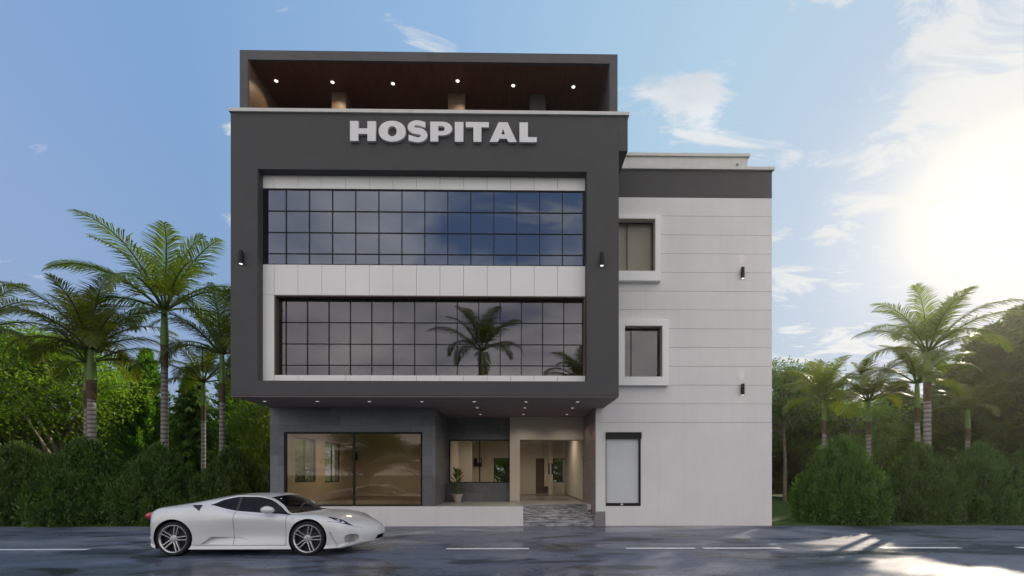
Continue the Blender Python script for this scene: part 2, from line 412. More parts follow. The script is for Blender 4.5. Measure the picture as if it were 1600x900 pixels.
ribbon('ribbon_window', ix0 + .01, ix1 - .01, zM1, zT0, YP + 0.02, vx, [az(q, YP) for q in (298.3, 331.5, 364.8, 397.8)] + [zM1 + .02], M['gl_up'])
vx = [ax(q, YG2) for q in (433.2, 446.8, 480.3, 513.9, 547.3, 580.8, 614.3, 647.8, 681.3, 714.5, 748, 781.5, 814.6, 847.8, 880.9, 911.3)]
ribbon('ribbon_window', xL0 + .03, ix1 - .035, zL0, zL1 - .03, YG2, vx, [az(q, YG2) for q in (466.5, 472, 505, 538.5, 571.5)] + [zL0 + .02], M['gl_mid'], M['brown'])

# roof canopy
YC = 12.52
cz1, cz0 = az(83, YC), az(97.5, YC)
cx0, cx1 = ax(374.5, YC), ax(965, YC); cx0i, cx1i = ax(388.5, YC), ax(951.5, YC)
YCB = 19.0
f = MB(); f.box(cx0, cx1, YC, YCB, cz0 + 0.02, cz1)
f.box(cx0, cx0i - .02, YC, YCB, zRoof, cz0 + 0.02); f.box(cx1i + .02, cx1, YC, YCB, zRoof, cz0 + .02)
f.box(cx0i - .02, cx1i + .02, YC, YC + .08, cz0, cz0 + .02); 
can = hb(f, 'roof_canopy', M['canopy'])
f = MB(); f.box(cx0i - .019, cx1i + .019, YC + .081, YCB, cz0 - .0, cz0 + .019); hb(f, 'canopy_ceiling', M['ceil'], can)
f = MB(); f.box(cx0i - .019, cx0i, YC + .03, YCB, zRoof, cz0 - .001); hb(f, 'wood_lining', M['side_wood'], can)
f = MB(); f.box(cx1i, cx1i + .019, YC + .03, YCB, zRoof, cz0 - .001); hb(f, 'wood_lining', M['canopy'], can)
for k in range(16):
    q = cx0 + (k + .55) * (cx1 - cx0) / 16; hb(MB().box(q - .02, q + .02, YC + .02, YC + .05, cz1, cz1 + .018), 'cladding_clip', M['coping'], can)
f = MB(); f.box(cx0i, cx1i, YCB - .2, YCB, zRoof, cz0 - .001); hb(f, 'canopy_rear_wall', M['canopy'], can)
YCO = 13.55
for a, b, m in ((518, 541, 'side_wood'), (700, 726.5, 'side_wood'), (828, 852.5, 'canopy')):
    hb(MB().box(ax(a, YCO), ax(b, YCO), YCO, YCO + .45, zRoof, cz0 - .002), 'roof_column', M[m], can, bevel=.006)

# ------------------------------------------------------------------ side wing
WX0, WX1 = ax(931, YW), ax(1206, YW)
wz = az(266.5, YW, 1100); wband = az(309, YW, 1100); wc = az(261.5, YW, 1100)
u1 = (ax(948, YW), ax(1021.5, YW), az(427, YW, 1000), az(346, YW, 1000))
l1 = (ax(974, YW), ax(1032.5, YW), az(590.5, YW, 1000), az(511.5, YW, 1000))
d1 = (ax(946.5, YW), ax(1001, YW), az(790.5, YW, 960), az(676, YW, 960))
holes = [u1, l1, d1]
f = MB(); f.wall(WX0 + .004, WX1 - .004, 0, wz - .002, YW + .03, YW + .28, holes); hb(f, 'wing_wall', M['joint'])
zc = [0.0] + [az(q, YW, 1100) for q in (660, 631, 601.7, 572.4, 543, 513.8, 484.3, 455.2, 425.8, 396.5, 367.2, 337.8)] + [wband]
f = MB()
for i in range(len(zc) - 1):
    f.wall(WX0, WX1, zc[i] + .005, zc[i+1] - .005, YW, YW + .031, [h for h in holes if h[2] < zc[i+1] and h[3] > zc[i]])
hb(f, 'wing_cladding', M['white'])
f = MB(); f.box(WX0, WX1, YW - .004, YW + .031, wband + .004, wz); hb(f, 'wing_parapet_band', M['grey'])
f = MB(); f.box(WX0 - .02, WX1 + .06, YW - .07, YW + .35, wz + .001, wc); f.box(WX1 - .3, WX1 + .06, YW + .35, YB, wz + .001, wc); hb(f, 'parapet_coping', M['coping'], bevel=.01)
f = MB(); f.wall(YW + .281, YB, 0, wz, WX1 - .25, WX1, axis='x'); hb(f, 'wing_side_wall', M['white'])
f = MB(); f.wall(WX0, WX1, 0, wz, YB, YB + .2); hb(f, 'wing_rear_wall', M['white'])
f = MB(); f.box(XR + .3, WX1 - .26, YW + .29, YB - .01, wz - .7, wz - .5); hb(f, 'roof_slab', M['dim_inner'])
f = MB(); f.box(WX0 + .3, WX1 - .26, YW + .29, YB - .01, az(470, YW) - .1, az(470, YW) + .1); hb(f, 'floor_slab', M['dim_inner'])
# rooftop stair room behind the wing parapet
YS = 15.6
sx1 = ax(1168, YS); sz1, sz0 = az(245.5, YS, 1100), wz - .5
f = MB(); f.box(XR + .26, sx1, YS, YS + 3, sz0, sz1); sr = hb(f, 'roof_room', M['coping'])
f = MB(); f.box(XR + .26, ax(1171, YS), YS - .06, YS + 3.05, sz1 + .001, az(241, YS, 1100)); hb(f, 'coping', M['coping'], sr)
f = MB(); f.box(ax(1150,YS), ax(1153,YS), YS - .04, YS - .002, az(262,YS,1100), az(256,YS,1100)); hb(f, 'vent_pipe', M['plinth'], sr)
# projecting window surrounds
def surround(ox0, ox1, oz0, oz1, h, pane, mul, back):
    f = MB(); f.wall(ox0, ox1, oz0, oz1, YW - .17, YW - .001, [h]); o = hb(f, 'window', M['surround'], bevel=.012)
    f = MB(); f.wall(h[0] + .001, h[1] - .001, h[2] + .001, h[3] - .001, YW - .165, YW + .26, [(h[0] + .012, h[1] - .012, h[2] + .012, h[3] - .012)]); hb(f, 'reveal', M['reveal'], o); h = (h[0] + .013, h[1] - .013, h[2] + .013, h[3] - .013)
    f = MB(); y = YW + .06; w = .026
    f.wall(h[0], h[1], h[2], h[3], y, y + .03, [(h[0] + w, mul - w/2, h[2] + w*.4, h[3] - w), (mul + w/2, h[1] - w, h[2] + w*.4, h[3] - w)]); hb(f, 'frame', M['black'], o)
    f = MB(); f.box(h[0] + .01, h[1] - .01, y + .02, y + .028, h[2] + .005, h[3] - .005); hb(f, 'pane', pane, o)
    if back:
        f = MB(); f.box(h[0] + .001, h[1] - .001, y + .10, y + .11, h[2] + .001, h[3] - .001); hb(f, 'blind', back, o)
surround(u1[0] - .22, ax(1033, YW - .17), az(438.5, YW - .17, 1000), az(335, YW - .17, 1000), u1, M['gl_clear'], ax(979.5, YW + .1), M['blind'])
surround(ax(961, YW - .17), ax(1045.5, YW - .17), az(602, YW - .17, 1000), az(499, YW - .17, 1000), l1, M['gl_dark'], ax(985.5, YW + .1), None)
# ground floor shop window of the wing
f = MB(); w = .03
f.wall(d1[0], d1[1], d1[2], d1[3], YW - .012, YW + .10, [(d1[0] + .012, d1[1] - .055, d1[2] + .09, d1[3] - .1)]); o = hb(f, 'display_window', M['black'])
f = MB(); f.box(d1[0] - .004, d1[1] + .02, YW - .045, YW - .013, d1[3] - .19, d1[3] + .012); hb(f, 'shutter_box', M['black'], o)
f = MB()
n = 26; za, zb = d1[2] + .09, d1[3] - .1
f.box(d1[0] + .012, d1[1] - .055, YW + .05, YW + .06, za, zb)
hb(f, 'roller_shutter', M['shutter'], o)
f = MB(); cxx = ax(971.5, YW); f.box(cxx - .035, cxx + .035, YW - .03, YW - .0125, d1[2] + .02, d1[2] + .075); hb(f, 'handle', M['lightjoint'], o)
# plinth block and mauve side of the pillar
YE = 16.9
f = MB(); f.box(WX0 - .012, ax(945.5, YW), YW - .035, YW - .001, 0, az(799, YW, 940)); f.box(WX0 - .035, WX0 - .003, YW - .035, YE - .1, 0, .34); hb(f, 'plinth', M['plinth'], bevel=.006)
pz = [0.345, .80, 1.40, 1.98, 2.62, 3.2, zBot - .031]
f = MB(); f.wall(YW + .001, YE + .1, 0, zBot - .031, WX0 - .001, WX0 + .05, axis='x'); hb(f, 'pillar_joint', M['lightjoint'])
f = MB()
for i in range(len(pz) - 1): f.box(WX0 - .02, WX0 - .002, YW + .002, YE - .02, pz[i] + .006, pz[i+1] - .006)
hb(f, 'pillar_facing', M['pillar'])

# ------------------------------------------------------------------ ground floor
zP = az(791, YW - .03, 620); zC = zBot - .031
SX1 = ax(680.3, YW)
w1 = (ax(443.5, YW), ax(660, YW), zP + .01, az(675, YW))
f = MB(); f.wall(XL + .03, SX1, zP + .001, zC, YW, YW + .25, [w1]); f.box(XL + .002, XL + .03, YW + .004, YW + .26, 0, zC)
hb(f, 'stone_front_wall', M['stone'])
f = MB(); f.wall(YW + .2505, YE, zP + .001, zC, SX1 - .2, SX1, axis='x'); hb(f, 'stone_return_wall', M['stone'])
YEb = YE
px1 = ax(796.5, YE)
w2 = (ax(701.5, YE), ax(815, YE), az(754, YE), az(687, YE))
f = MB(); f.wall(SX1 - .2, px1, zP + .001, zC, YE + .001, YE + .2, [w2]); hb(f, 'stone_porch_wall', M['stone'])
# platform (terrace) and interior floor
stx0 = ax(817.5, YW - .03)
f = MB(); f.box(XL + .03, stx0, YW - .03, YE + .3, 0, zP - .012); hb(f, 'terrace', M['white'], bevel=.006)
f = MB(); f.box(XL + .03, stx0 - .004, YW - .024, YE + .3, zP - .011, zP); f.box(stx0 - .003, WX0 - .036, YW + .93, YE + .3, zP - .011, zP); hb(f, 'terrace_paving', M['floor'])
M['hallfloor'] = mat('hall_floor', (0.20, 0.17, 0.135), 0.3, 0.1, 2)
f = MB(); f.box(XL + .26, WX0 - .036, YE + .301, YB, zP - .05, zP); hb(f, 'hall_floor', M['hallfloor'])
f = MB(); nst = 4
for k in range(nst):
    z0, z1 = k * (zP - .004) / nst, (k + 1) * (zP - .004) / nst - (.012 if k == nst - 1 else 0)
    f.box(stx0 + .002, WX0 - .038, YW - .01 + .3 * k, YE + .2, z0 + .0005, z1 - .028)
    f.box(stx0 + .002, WX0 - .038, YW - .03 + .3 * k, (YW - .03 + .3 * (k + 1) + .04) if k < nst - 1 else YW + .925, z1 - .028, z1)
hb(f, 'entrance_steps', M['marble'], bevel=.004)
f = MB(); f.box(WX0 - .16, WX0 - .04, YW + .6, YW + .66, zP - .15, zP + .02); hb(f, 'step_light', M['lightjoint'])
# large front window
def bars(mb, h, y, w, mulls, dep=.06):
    hs = []; e = [h[0]] + list(mulls) + [h[1]]
    for i in range(len(e) - 1):
        a = e[i] + (w if i == 0 else w / 2); b = e[i+1] - (w if i == len(e) - 2 else w / 2)
        hs.append((a, b, h[2] + w * .6, h[3] - w))
    return mb.wall(h[0], h[1], h[2], h[3], y, y + dep, hs)
f = MB(); bars(f, w1, YW + .03, .06, [ax(552.5, YW)]); o = hb(f, 'shop_window', M['black'])
f = MB(); f.box(w1[0] + .02, w1[1] - .02, YW + .055, YW + .063, w1[2] + .01, w1[3] - .02); hb(f, 'pane', M['gl_low'], o)
f = MB(); bars(f, (w2[0], px1 - .004, w2[2], w2[3]), YE - .02, .045, [ax(749.5, YE)]); o = hb(f, 'porch_window', M['black'])
f = MB(); f.box(w2[0] + .02, px1 - .01, YE + .01, YE + .018, w2[2] + .01, w2[3] - .02); hb(f, 'pane', M['gl_clear'], o)
# cream portal
pl0, pl1 = ax(796.5, YE - .3), ax(812.3, YE - .3)
zLn0 = az(687, YE - .3)
f = MB(); f.box(pl0, pl1, YE - .3, YE + .22, zP + .002, zC - .001); f.box(pl1, WX0 - .022, YE - .3, YE + .22, zLn0, zC - .001); hb(f, 'entrance_portal', M['cream'], bevel=.008)
# glass entrance doors with long handles
dm = ax(860, YE + .05)
for a, b, hx in ((pl1 + .01, dm - .004, ax(857.7, YE)), (dm + .004, WX0 - .03, ax(862.6, YE))):
    f = MB(); f.box(a, b, YE + .04, YE + .052, zP + .012, zLn0 - .01); d = hb(f, 'glass_door', M['gl_clear'])
    f = MB(); f.box(hx - .026, hx + .026, YE - .03, YE - .005, az(741, YE), az(724, YE)); f.box(hx - .012, hx + .012, YE - .005, YE + .039, az(739, YE), az(737, YE)); f.box(hx - .012, hx + .012, YE - .005, YE + .039, az(728, YE), az(726, YE)); hb(f, 'handle', M['black'], d)
# interior walls
YH = 22.9
hw = [(ax(771.5, YH), ax(806, YH), az(754, YH), az(716, YH)), (ax(837, YH), ax(856, YH), zP + .02, az(716, YH)), (ax(864, YH), ax(897, YH), az(753.5, YH), az(716, YH))]
f = MB(); f.wall(XL + .25, WX0, zP, zC - .002, YH, YH + .2, [hw[0], hw[1], hw[2]]); hb(f, 'hall_rear_wall', M['inner'])
f = MB(); f.box(ax(837, YH) + .01, ax(856, YH) - .01, YH + .08, YH + .12, zP + .02, az(716, YH)); hb(f, 'hall_door', M['brown'])
f = MB(); f.box(ax(850.6, YH - .2), ax(857, YH - .2), YH - .2, YH - .03, az(760, YH), zC - .003); f.box(ax(857.2, YH - .4), ax(863.5, YH - .4), YH - .4, YH - .02, zP, zC - .003); hb(f, 'hall_column', M['inner'])
f = MB(); f.box(ax(722, 21.6), ax(735, 21.6), 21.6, YH - .01, zP, zC - .003); hb(f, 'hall_column', M['inner'])
f = MB(); f.box(ax(740.5, YH - .05), ax(753, YH - .05), YH - .08, YH - .005, az(729, YH), az(716, YH)); tvp = hb(f, 'wall_screen', M['black'])
f = MB(); f.box(ax(746, YH - .09), ax(751.5, YH - .09), YH - .085, YH - .081, az(723, YH), az(717, YH)); hb(f, 'display', M['shutter'], tvp)
for h in hw[::2]:
    f = MB(); bars(f, (h[0], h[1], h[2], h[3]), YH + .08, .04, []); q = hb(f, 'rear_window', M['black'])
    f = MB(); f.box(h[0] + .02, h[1] - .02, YH + .1, YH + .106, h[2] + .01, h[3] - .01); hb(f, 'pane', M['gl_clear'], q)
YR = 21.0
rx1 = ax(683, YW)
f = MB(); f.wall(XL + .25, rx1 + .5, zP, zC - .002, YR, YR + .15); f.wall(YE + .2, YH - .01, zP, zC - .002, SX1 - .2, SX1 - .05, axis='x'); hb(f, 'room_wall', M['inner'])
f = MB(); f.wall(YE + .2, YR - .01, zP, zC - .002, SX1 - .36, SX1 - .201, axis='x'); f.wall(YW + .26, YE + .19, zP, zC - .002, SX1 - .24, SX1 - .201, axis='x'); hb(f, 'room_wall', M['inner'])
XLi = XL + .25
def ydep(px):   # where the interior face of the left wall shows at this column
    t = (px - CX) / F; return XLi / math.tan(math.atan(t) + YAW)
lh = []
for a, b in ((461, 493.8), (507.8, 532)):
    y0, y1 = ydep(a), ydep(b)
    lh.append((y0, y1, az(754, y0, a), az(681.5, ydep(461), 461)))
f = MB(); f.wall(YW + .261, YB, 0, zC - .002, XL + .002, XL + .13, lh, axis='x'); hb(f, 'left_side_wall', M['stone'])
f = MB(); f.wall(YW + .262, YR - .001, zP, zC - .003, XL + .131, XLi, lh, axis='x'); hb(f, 'room_wall', M['inner'])
for h in lh:
    f = MB(); m_ = (h[0] + h[1]) / 2; w = .05
    f.wall(h[0], h[1], h[2], h[3], XL + .16, XL + .21, [(h[0] + w, m_ - w/2, h[2] + w, h[3] - w), (m_ + w/2, h[1] - w, h[2] + w, h[3] - w)], axis='x'); q = hb(f, 'side_window', M['black'])
    f = MB(); f.box(XL + .18, XL + .186, h[0] + .01, h[1] - .01, h[2] + .01, h[3] - .01); hb(f, 'pane', M['gl_clear'], q)
f = MB(); f.box(ax(553.5, YR), ax(559, YR), YR - .08, YR - .005, az(719, YR), az(699, YR)); hb(f, 'wall_panel', M['black'])
f = MB(); f.wall(YE + .21, YB, zP, zC - .002, WX0 + .051, WX0 + .2, axis='x'); hb(f, 'hall_side_wall', M['inner'])

# ------------------------------------------------------------------ letters
def letters():
    """outlines in units of the letter height: list of (x px start, x px end, loops)"""
    H_ = [[(0,0),(.32,0),(.32,.36),(.68,.36),(.68,0),(1,0),(1,1),(.68,1),(.68,.63),(.32,.63),(.32,1),(0,1)]]
    def ell(cx, cy, rx, ry, n=40, p=2.15):
        o = []
        for k in range(n):
            a = 2 * math.pi * k / n; c, s = math.cos(a), math.sin(a)
            o.append((cx + rx * math.copysign(abs(c) ** (2 / p), c), cy + ry * math.copysign(abs(s) ** (2 / p), s)))
        return o
    O_ = [ell(.5, .5, .5, .525), ell(.5, .5, .17, .26)]
    # S: stroke along a spine
    sp = []
    for k in range(15):
        a = R(62 + (270 - 62) * k / 14); sp.append((.475 + .33 * math.cos(a), .735 + .205 * math.sin(a)))
    for k in range(1, 16):
        a = R(90 - (90 + 118) * k / 15); sp.append((.50 + .33 * math.cos(a), .30 + .225 * math.sin(a)))
    L_, R_ = [], []
    for i, (x, y) in enumerate(sp):
        x0, y0 = sp[max(i-1, 0)]; x1, y1 = sp[min(i+1, len(sp)-1)]
        d = Vector((x1 - x0, y1 - y0)).normalized(); nrm = Vector((-d.y, d.x)); hw_ = .125 + .035 * math.exp(-((i - 14.5) / 6) ** 2)
        L_.append((x + nrm.x * hw_ * 1.18, y + nrm.y * hw_)); R_.append((x - nrm.x * hw_ * 1.18, y - nrm.y * hw_))
    L_[0] = (.86, .93); R_[0] = (.86, .72) ; L_[0], R_[0] = ((.88, .70), (.88, .985)) if L_[1][1] < R_[1][1] else ((.88, .985), (.88, .70))
    if L_[-2][1] < R_[-2][1]: L_[-1], R_[-1] = (.04, .03), (.04, .33)
    else: L_[-1], R_[-1] = (.04, .33), (.04, .03)
    S_ = [L_ + R_[::-1]]
    bowl = [(.0,0),(.36,0),(.36,.31)] + [(.55 + .45 * math.cos(R(a)), .655 + .345 * math.sin(R(a))) for a in range(-90, 91, 12)] + [(0,1)]
    P_ = [bowl, [(.36,.52)] + [(.50 + .17 * math.cos(R(a)), .655 + .135 * math.sin(R(a))) for a in range(-90, 91, 15)] + [(.36,.79)]]
    I_ = [[(0,0),(1,0),(1,1),(0,1)]]
    T_ = [[(.33,0),(.67,0),(.67,.74),(1,.74),(1,1),(0,1),(0,.74),(.33,.74)]]
    A_ = [[(0,0),(.30,0),(.36,.17),(.64,.17),(.70,0),(1,0),(.66,1),(.34,1)], [(.42,.38),(.58,.38),(.50,.68)]]
    LL = [[(0,0),(1,0),(1,.25),(.48,.25),(.48,1),(0,1)]]
    return [('H',85,285,H_),('O',309,519,O_),('S',537,690,S_),('P',712,882,P_),('I',904,969,I_),('T',990,1169,T_),('A',1175,1386,A_),('L',1409,1543,LL)]
YLt = YF - .075
xs0, xs1 = ax(530 + 85/5, YLt), ax(530 + 1543/5, YLt)
sign = thing('building_sign', 'raised pale grey letters reading HOSPITAL across the dark top band', 'sign', ((xs0 + xs1)/2, YF, az(224, YF)))
for ch, a, b, loops in letters():
    xa, xb = ax(530 + a/5, YLt), ax(530 + b/5, YLt); mid = (530 + (a+b)/10)
    z0 = az(170 + (251 + (a - 85) * 10 / 1400)/5, YLt, mid); z1 = az(170 + (97 + (a - 85) * 12 / 1400)/5, YLt, mid)
    cu = bpy.data.curves.new('letter', 'CURVE'); cu.dimensions = '2D'; cu.fill_mode = 'BOTH'; cu.extrude = .0365; cu.bevel_depth = .003
    for lp in loops:
        spn = cu.splines.new('POLY'); spn.points.add(len(lp) - 1); spn.use_cyclic_u = True
        for q, (x, y) in zip(spn.points, lp): q.co = (xa + x * (xb - xa), z0 + y * (z1 - z0), 0, 1)
    tmp = bpy.data.objects.new('tmp', cu); COL.objects.link(tmp)
    me = bpy.data.meshes.new_from_object(tmp.evaluated_get(bpy.context.evaluated_depsgraph_get()))
    bpy.data.objects.remove(tmp); bpy.data.curves.remove(cu)
    me.transform(Matrix.Rotation(R(90), 4, 'X')); me.transform(Matrix.Translation((-sign.location.x, -.0405, -sign.location.z)))
    me.name = 'letter'; me.materials.clear(); link('letter', me, M['letter'], sign)

# ------------------------------------------------------------------ lamps
def downlight(x, y, z, label, group, lens, r=.06):
    t = thing('recessed_downlight', label, 'ceiling light', (x, y, z), 0, group)
    MB().lathe([(r * 1.35, 0), (r * 1.35, -.012), (r, -.016), (r, -.004)], n=20, caps=False).build('trim_ring', M['lightjoint'], t, smooth=True)
    MB().lathe([(r * .98, -.006), (0.0005, -.0062)], n=20).build('lens', lens, t)
    return t
def spot(parent, loc, energy, size, col, rot=(0,0,0), blend=.8, rad=.04):
    ld = bpy.data.lights.new('lamp', 'SPOT'); ld.energy = energy; ld.spot_size = R(size); ld.spot_blend = blend; ld.color = col; ld.shadow_soft_size = rad
    o = bpy.data.objects.new('lamp_light', ld); COL.objects.link(o); o.parent = parent; o.location = loc; o.rotation_euler = rot; return o
zs_ = zBot - .03
ordn = ['first', 'second', 'third', 'fourth', 'fifth', 'sixth', 'seventh']
def soff(px, py):
    Y = F * (zs_ - H) / (HY - py)
    return ax(px, Y), Y
def soffit_spot(t, k): spot(t, (0, 0, -.06), 3.0 if k < 7 else 10.0, 140, (1, .88, .74))
for k, q in enumerate((413.5, 496, 577, 659, 741, 822, 902.5)):
    x, y = soff(q, 627.2)
    soffit_spot(downlight(x, y, zs_, f'{ordn[k]} from the left in the front row of seven small soffit downlights', 'downlights in the soffit', M['lens_soft'], .048), k)
for r_, (row, py) in enumerate((('middle', 636.7), ('back', 647))):
    for k, q in enumerate(((745.6, 820, 894.5), (750.6, 818, 886))[r_]):
        x, y = soff(q, py)
        soffit_spot(downlight(x, y, zs_, f'{("left", "centre", "right")[k]} soffit downlight of the three in the {row} row over the entrance porch', 'downlights in the soffit', M['lens_soft'], .048), 9)
for k, (q, py) in enumerate(((431.5,130), (519.5,131), (614,132.3), (715,127), (802,133.3), (896,134.3))):
    Y = F * (cz0 - H) / (HY - py)
    t = downlight(ax(q, Y), Y, cz0 - .0, f'{ordn[k]} from the left of six bright round downlights in the dark roof canopy ceiling', 'downlights in the roof canopy', M['lens'], .048)
    spot(t, (0, 0, -.05), 13 if k < 4 else 5, 120, (1, .72, .45))
def wall_lamp(px, py, Y, label, up):
    x, z = at(px, py, Y)
    t = thing('wall_lamp', label, 'wall lamp', (x, Y, z), 0, 'black cylinder wall lamps')
    MB().lathe([(.052, -.17), (.052, .17)], (0, -.075, 0), 20).build('housing', M['black'], t, smooth=True)
    MB().box(-.03, .03, -.03, -.001, -.05, .05).build('bracket', M['black'], t)
    MB().lathe([(.044, -.172), (.0005, -.1722)], (0, -.075, 0), 20).build('lens', M['lens_soft'], t)
    if up: spot(t, (0, -.075, .2), 1.3, 55, (1, .55, .4), (R(180), 0, 0))
    spot(t, (0, -.075, -.2), .12, 70, (1, .8, .6))
    return t
wall_lamp(379, 404, YF - .002, 'black cylinder wall lamp on the left edge of the dark facade frame', False)
wall_lamp(939.6, 407, YF - .002, 'black cylinder wall lamp on the dark frame right of the mirrored windows', False)
wall_lamp(1158.7, 428, YW - .002, 'upper of the two black cylinder lamps on the white side wing', True)
wall_lamp(1158.7, 609, YW - .002, 'lower of the two black cylinder lamps on the white side wing', True)
# added ceiling lamps, none seen there, to brighten the ground floor rooms
for x, y, lb in ((XL + 2.2, 17.3, 'added ceiling lamp brightening the left room behind the large shop window'), (-.6, 19.8, 'added ceiling lamp brightening the left half of the entrance hall'), (1.7, 19.6, 'added ceiling lamp brightening the right half of the entrance hall')):
    t = thing('fill_lamp', lb, 'ceiling light', (x, y, zC - .004), 0, 'added fill lamps of the ground floor rooms')
    MB().lathe([(.16, 0), (.16, -.03), (.15, -.035)], n=24, caps=False).build('trim_ring', M['lightjoint'], t, smooth=True)
    MB().lathe([(.149, -.028), (.0005, -.03)], n=24).build('lens', M['lens_soft'], t)
    spot(t, (0, 0, -.06), 66 if x < -3 else 55, 165, (1, .89, .74), rad=.14)
# ------------------------------------------------------------------ plants
rng = np.random.default_rng(7); random.seed(7)
def unit(a): return a / np.maximum(np.linalg.norm(a, axis=-1, keepdims=True), 1e-9)
def leaves(c, d, n, L, W, bend=0.0):
    """diamond leaves: base c, direction d, face normal hint n, length L, width W -> V, Q"""
    c, d, n = np.asarray(c, float), unit(np.asarray(d, float)), np.asarray(n, float)
    L = np.broadcast_to(L, (len(c),))[:, None]; W = np.broadcast_to(W, (len(c),))[:, None]
    s = unit(np.cross(d, n)); nn = np.cross(s, d)
    mid = c + d * L * 0.5 + nn * bend * L
    V = np.stack([c, mid - s * W / 2, c + d * L, mid + s * W / 2], 1).reshape(-1, 3)
    Q = np.arange(len(V)).reshape(-1, 4)
    return V, Q
def merge(parts):
    Vs, Qs, n = [], [], 0
    for V, Q in parts: Vs.append(V); Qs.append(np.asarray(Q) + n); n += len(V)
    return np.concatenate(Vs), np.concatenate(Qs)
def rdir(n):
    v = rng.normal(size=(n, 3)); return unit(v)
M['bark'] = mat('bark', (0.17, 0.135, 0.105), 0.9, 0.35, 6, bump=0.6, bscale=14, spec=0.1)
M['palebark'] = mat('pale_bark', (0.34, 0.28, 0.22), 0.9, 0.3, 5, bump=0.5, bscale=14, spec=0.1)
def palmtrunk():
    m, t, out = new_mat('palm_trunk'); p = t.n('ShaderNodeBsdfPrincipled'); t.l(p, 0, out, 0)
    tc = t.n('ShaderNodeTexCoord').outputs['Object']
    wv = t.n('ShaderNodeTexWave', wave_type='BANDS', bands_direction='Z'); wv.inputs['Scale'].default_value = 1.9; wv.inputs['Distortion'].default_value = 0.6
    wv.inputs['Detail'].default_value = 2; t.nt.links.new(tc, wv.inputs['Vector'])
    c = t.ramp(wv.outputs['Fac'], [(0.0, (0.10,0.09,0.085)), (0.35, (0.27,0.25,0.24)), (1.0, (0.33,0.30,0.285))])
    c = t.mixc(t.ramp(t.noise(tc, 6, 5), [(0.35,(0,)),(0.7,(0.5,))]), c, (0.16,0.14,0.125))
    t.nt.links.new(c, p.inputs['Base Color']); p.inputs['Roughness'].default_value = .85; p.inputs['Specular IOR Level'].default_value = .15
    b = t.n('ShaderNodeBump'); b.inputs['Strength'].default_value = .5; b.inputs['Distance'].default_value = .02; t.nt.links.new(wv.outputs['Fac'], b.inputs['Height']); t.l(b, 0, p, 'Normal')
    return m
M['ptrunk'] = palmtrunk()
M['oldshaft'] = mat('old_sheath', (0.10, 0.07, 0.045), 0.8, 0.3, 5, spec=.15)
M['shaft'] = mat('crownshaft', (0.12, 0.20, 0.03), 0.45, 0.2, 3, spec=.4)
M['palm'] = leafmat('palm_leaf', (0.085,0.14,0.012), (0.18,0.225,0.024), 0.5, (1.5,1.5,0.5), 0.4)
M['leafA'] = leafmat('bright_leaf', (0.11,0.21,0.018), (0.28,0.36,0.03), 0.58, (1.5,1.6,0.5))
M['leafB'] = leafmat('mid_leaf', (0.08,0.18,0.018), (0.20,0.29,0.028), 0.56, (1.5,1.6,0.5))
M['leafC'] = leafmat('conifer_leaf', (0.07,0.17,0.02), (0.17,0.28,0.028), 0.52, (1.5,1.6,0.5))
M['leafD'] = leafmat('pine_leaf', (0.06,0.13,0.015), (0.13,0.20,0.025), 0.42, (1.5,1.5,0.5))
M['shrub'] = leafmat('shrub_leaf', (0.016,0.052,0.006), (0.098,0.185,0.022), 0.34, (1.4,1.5,0.5))

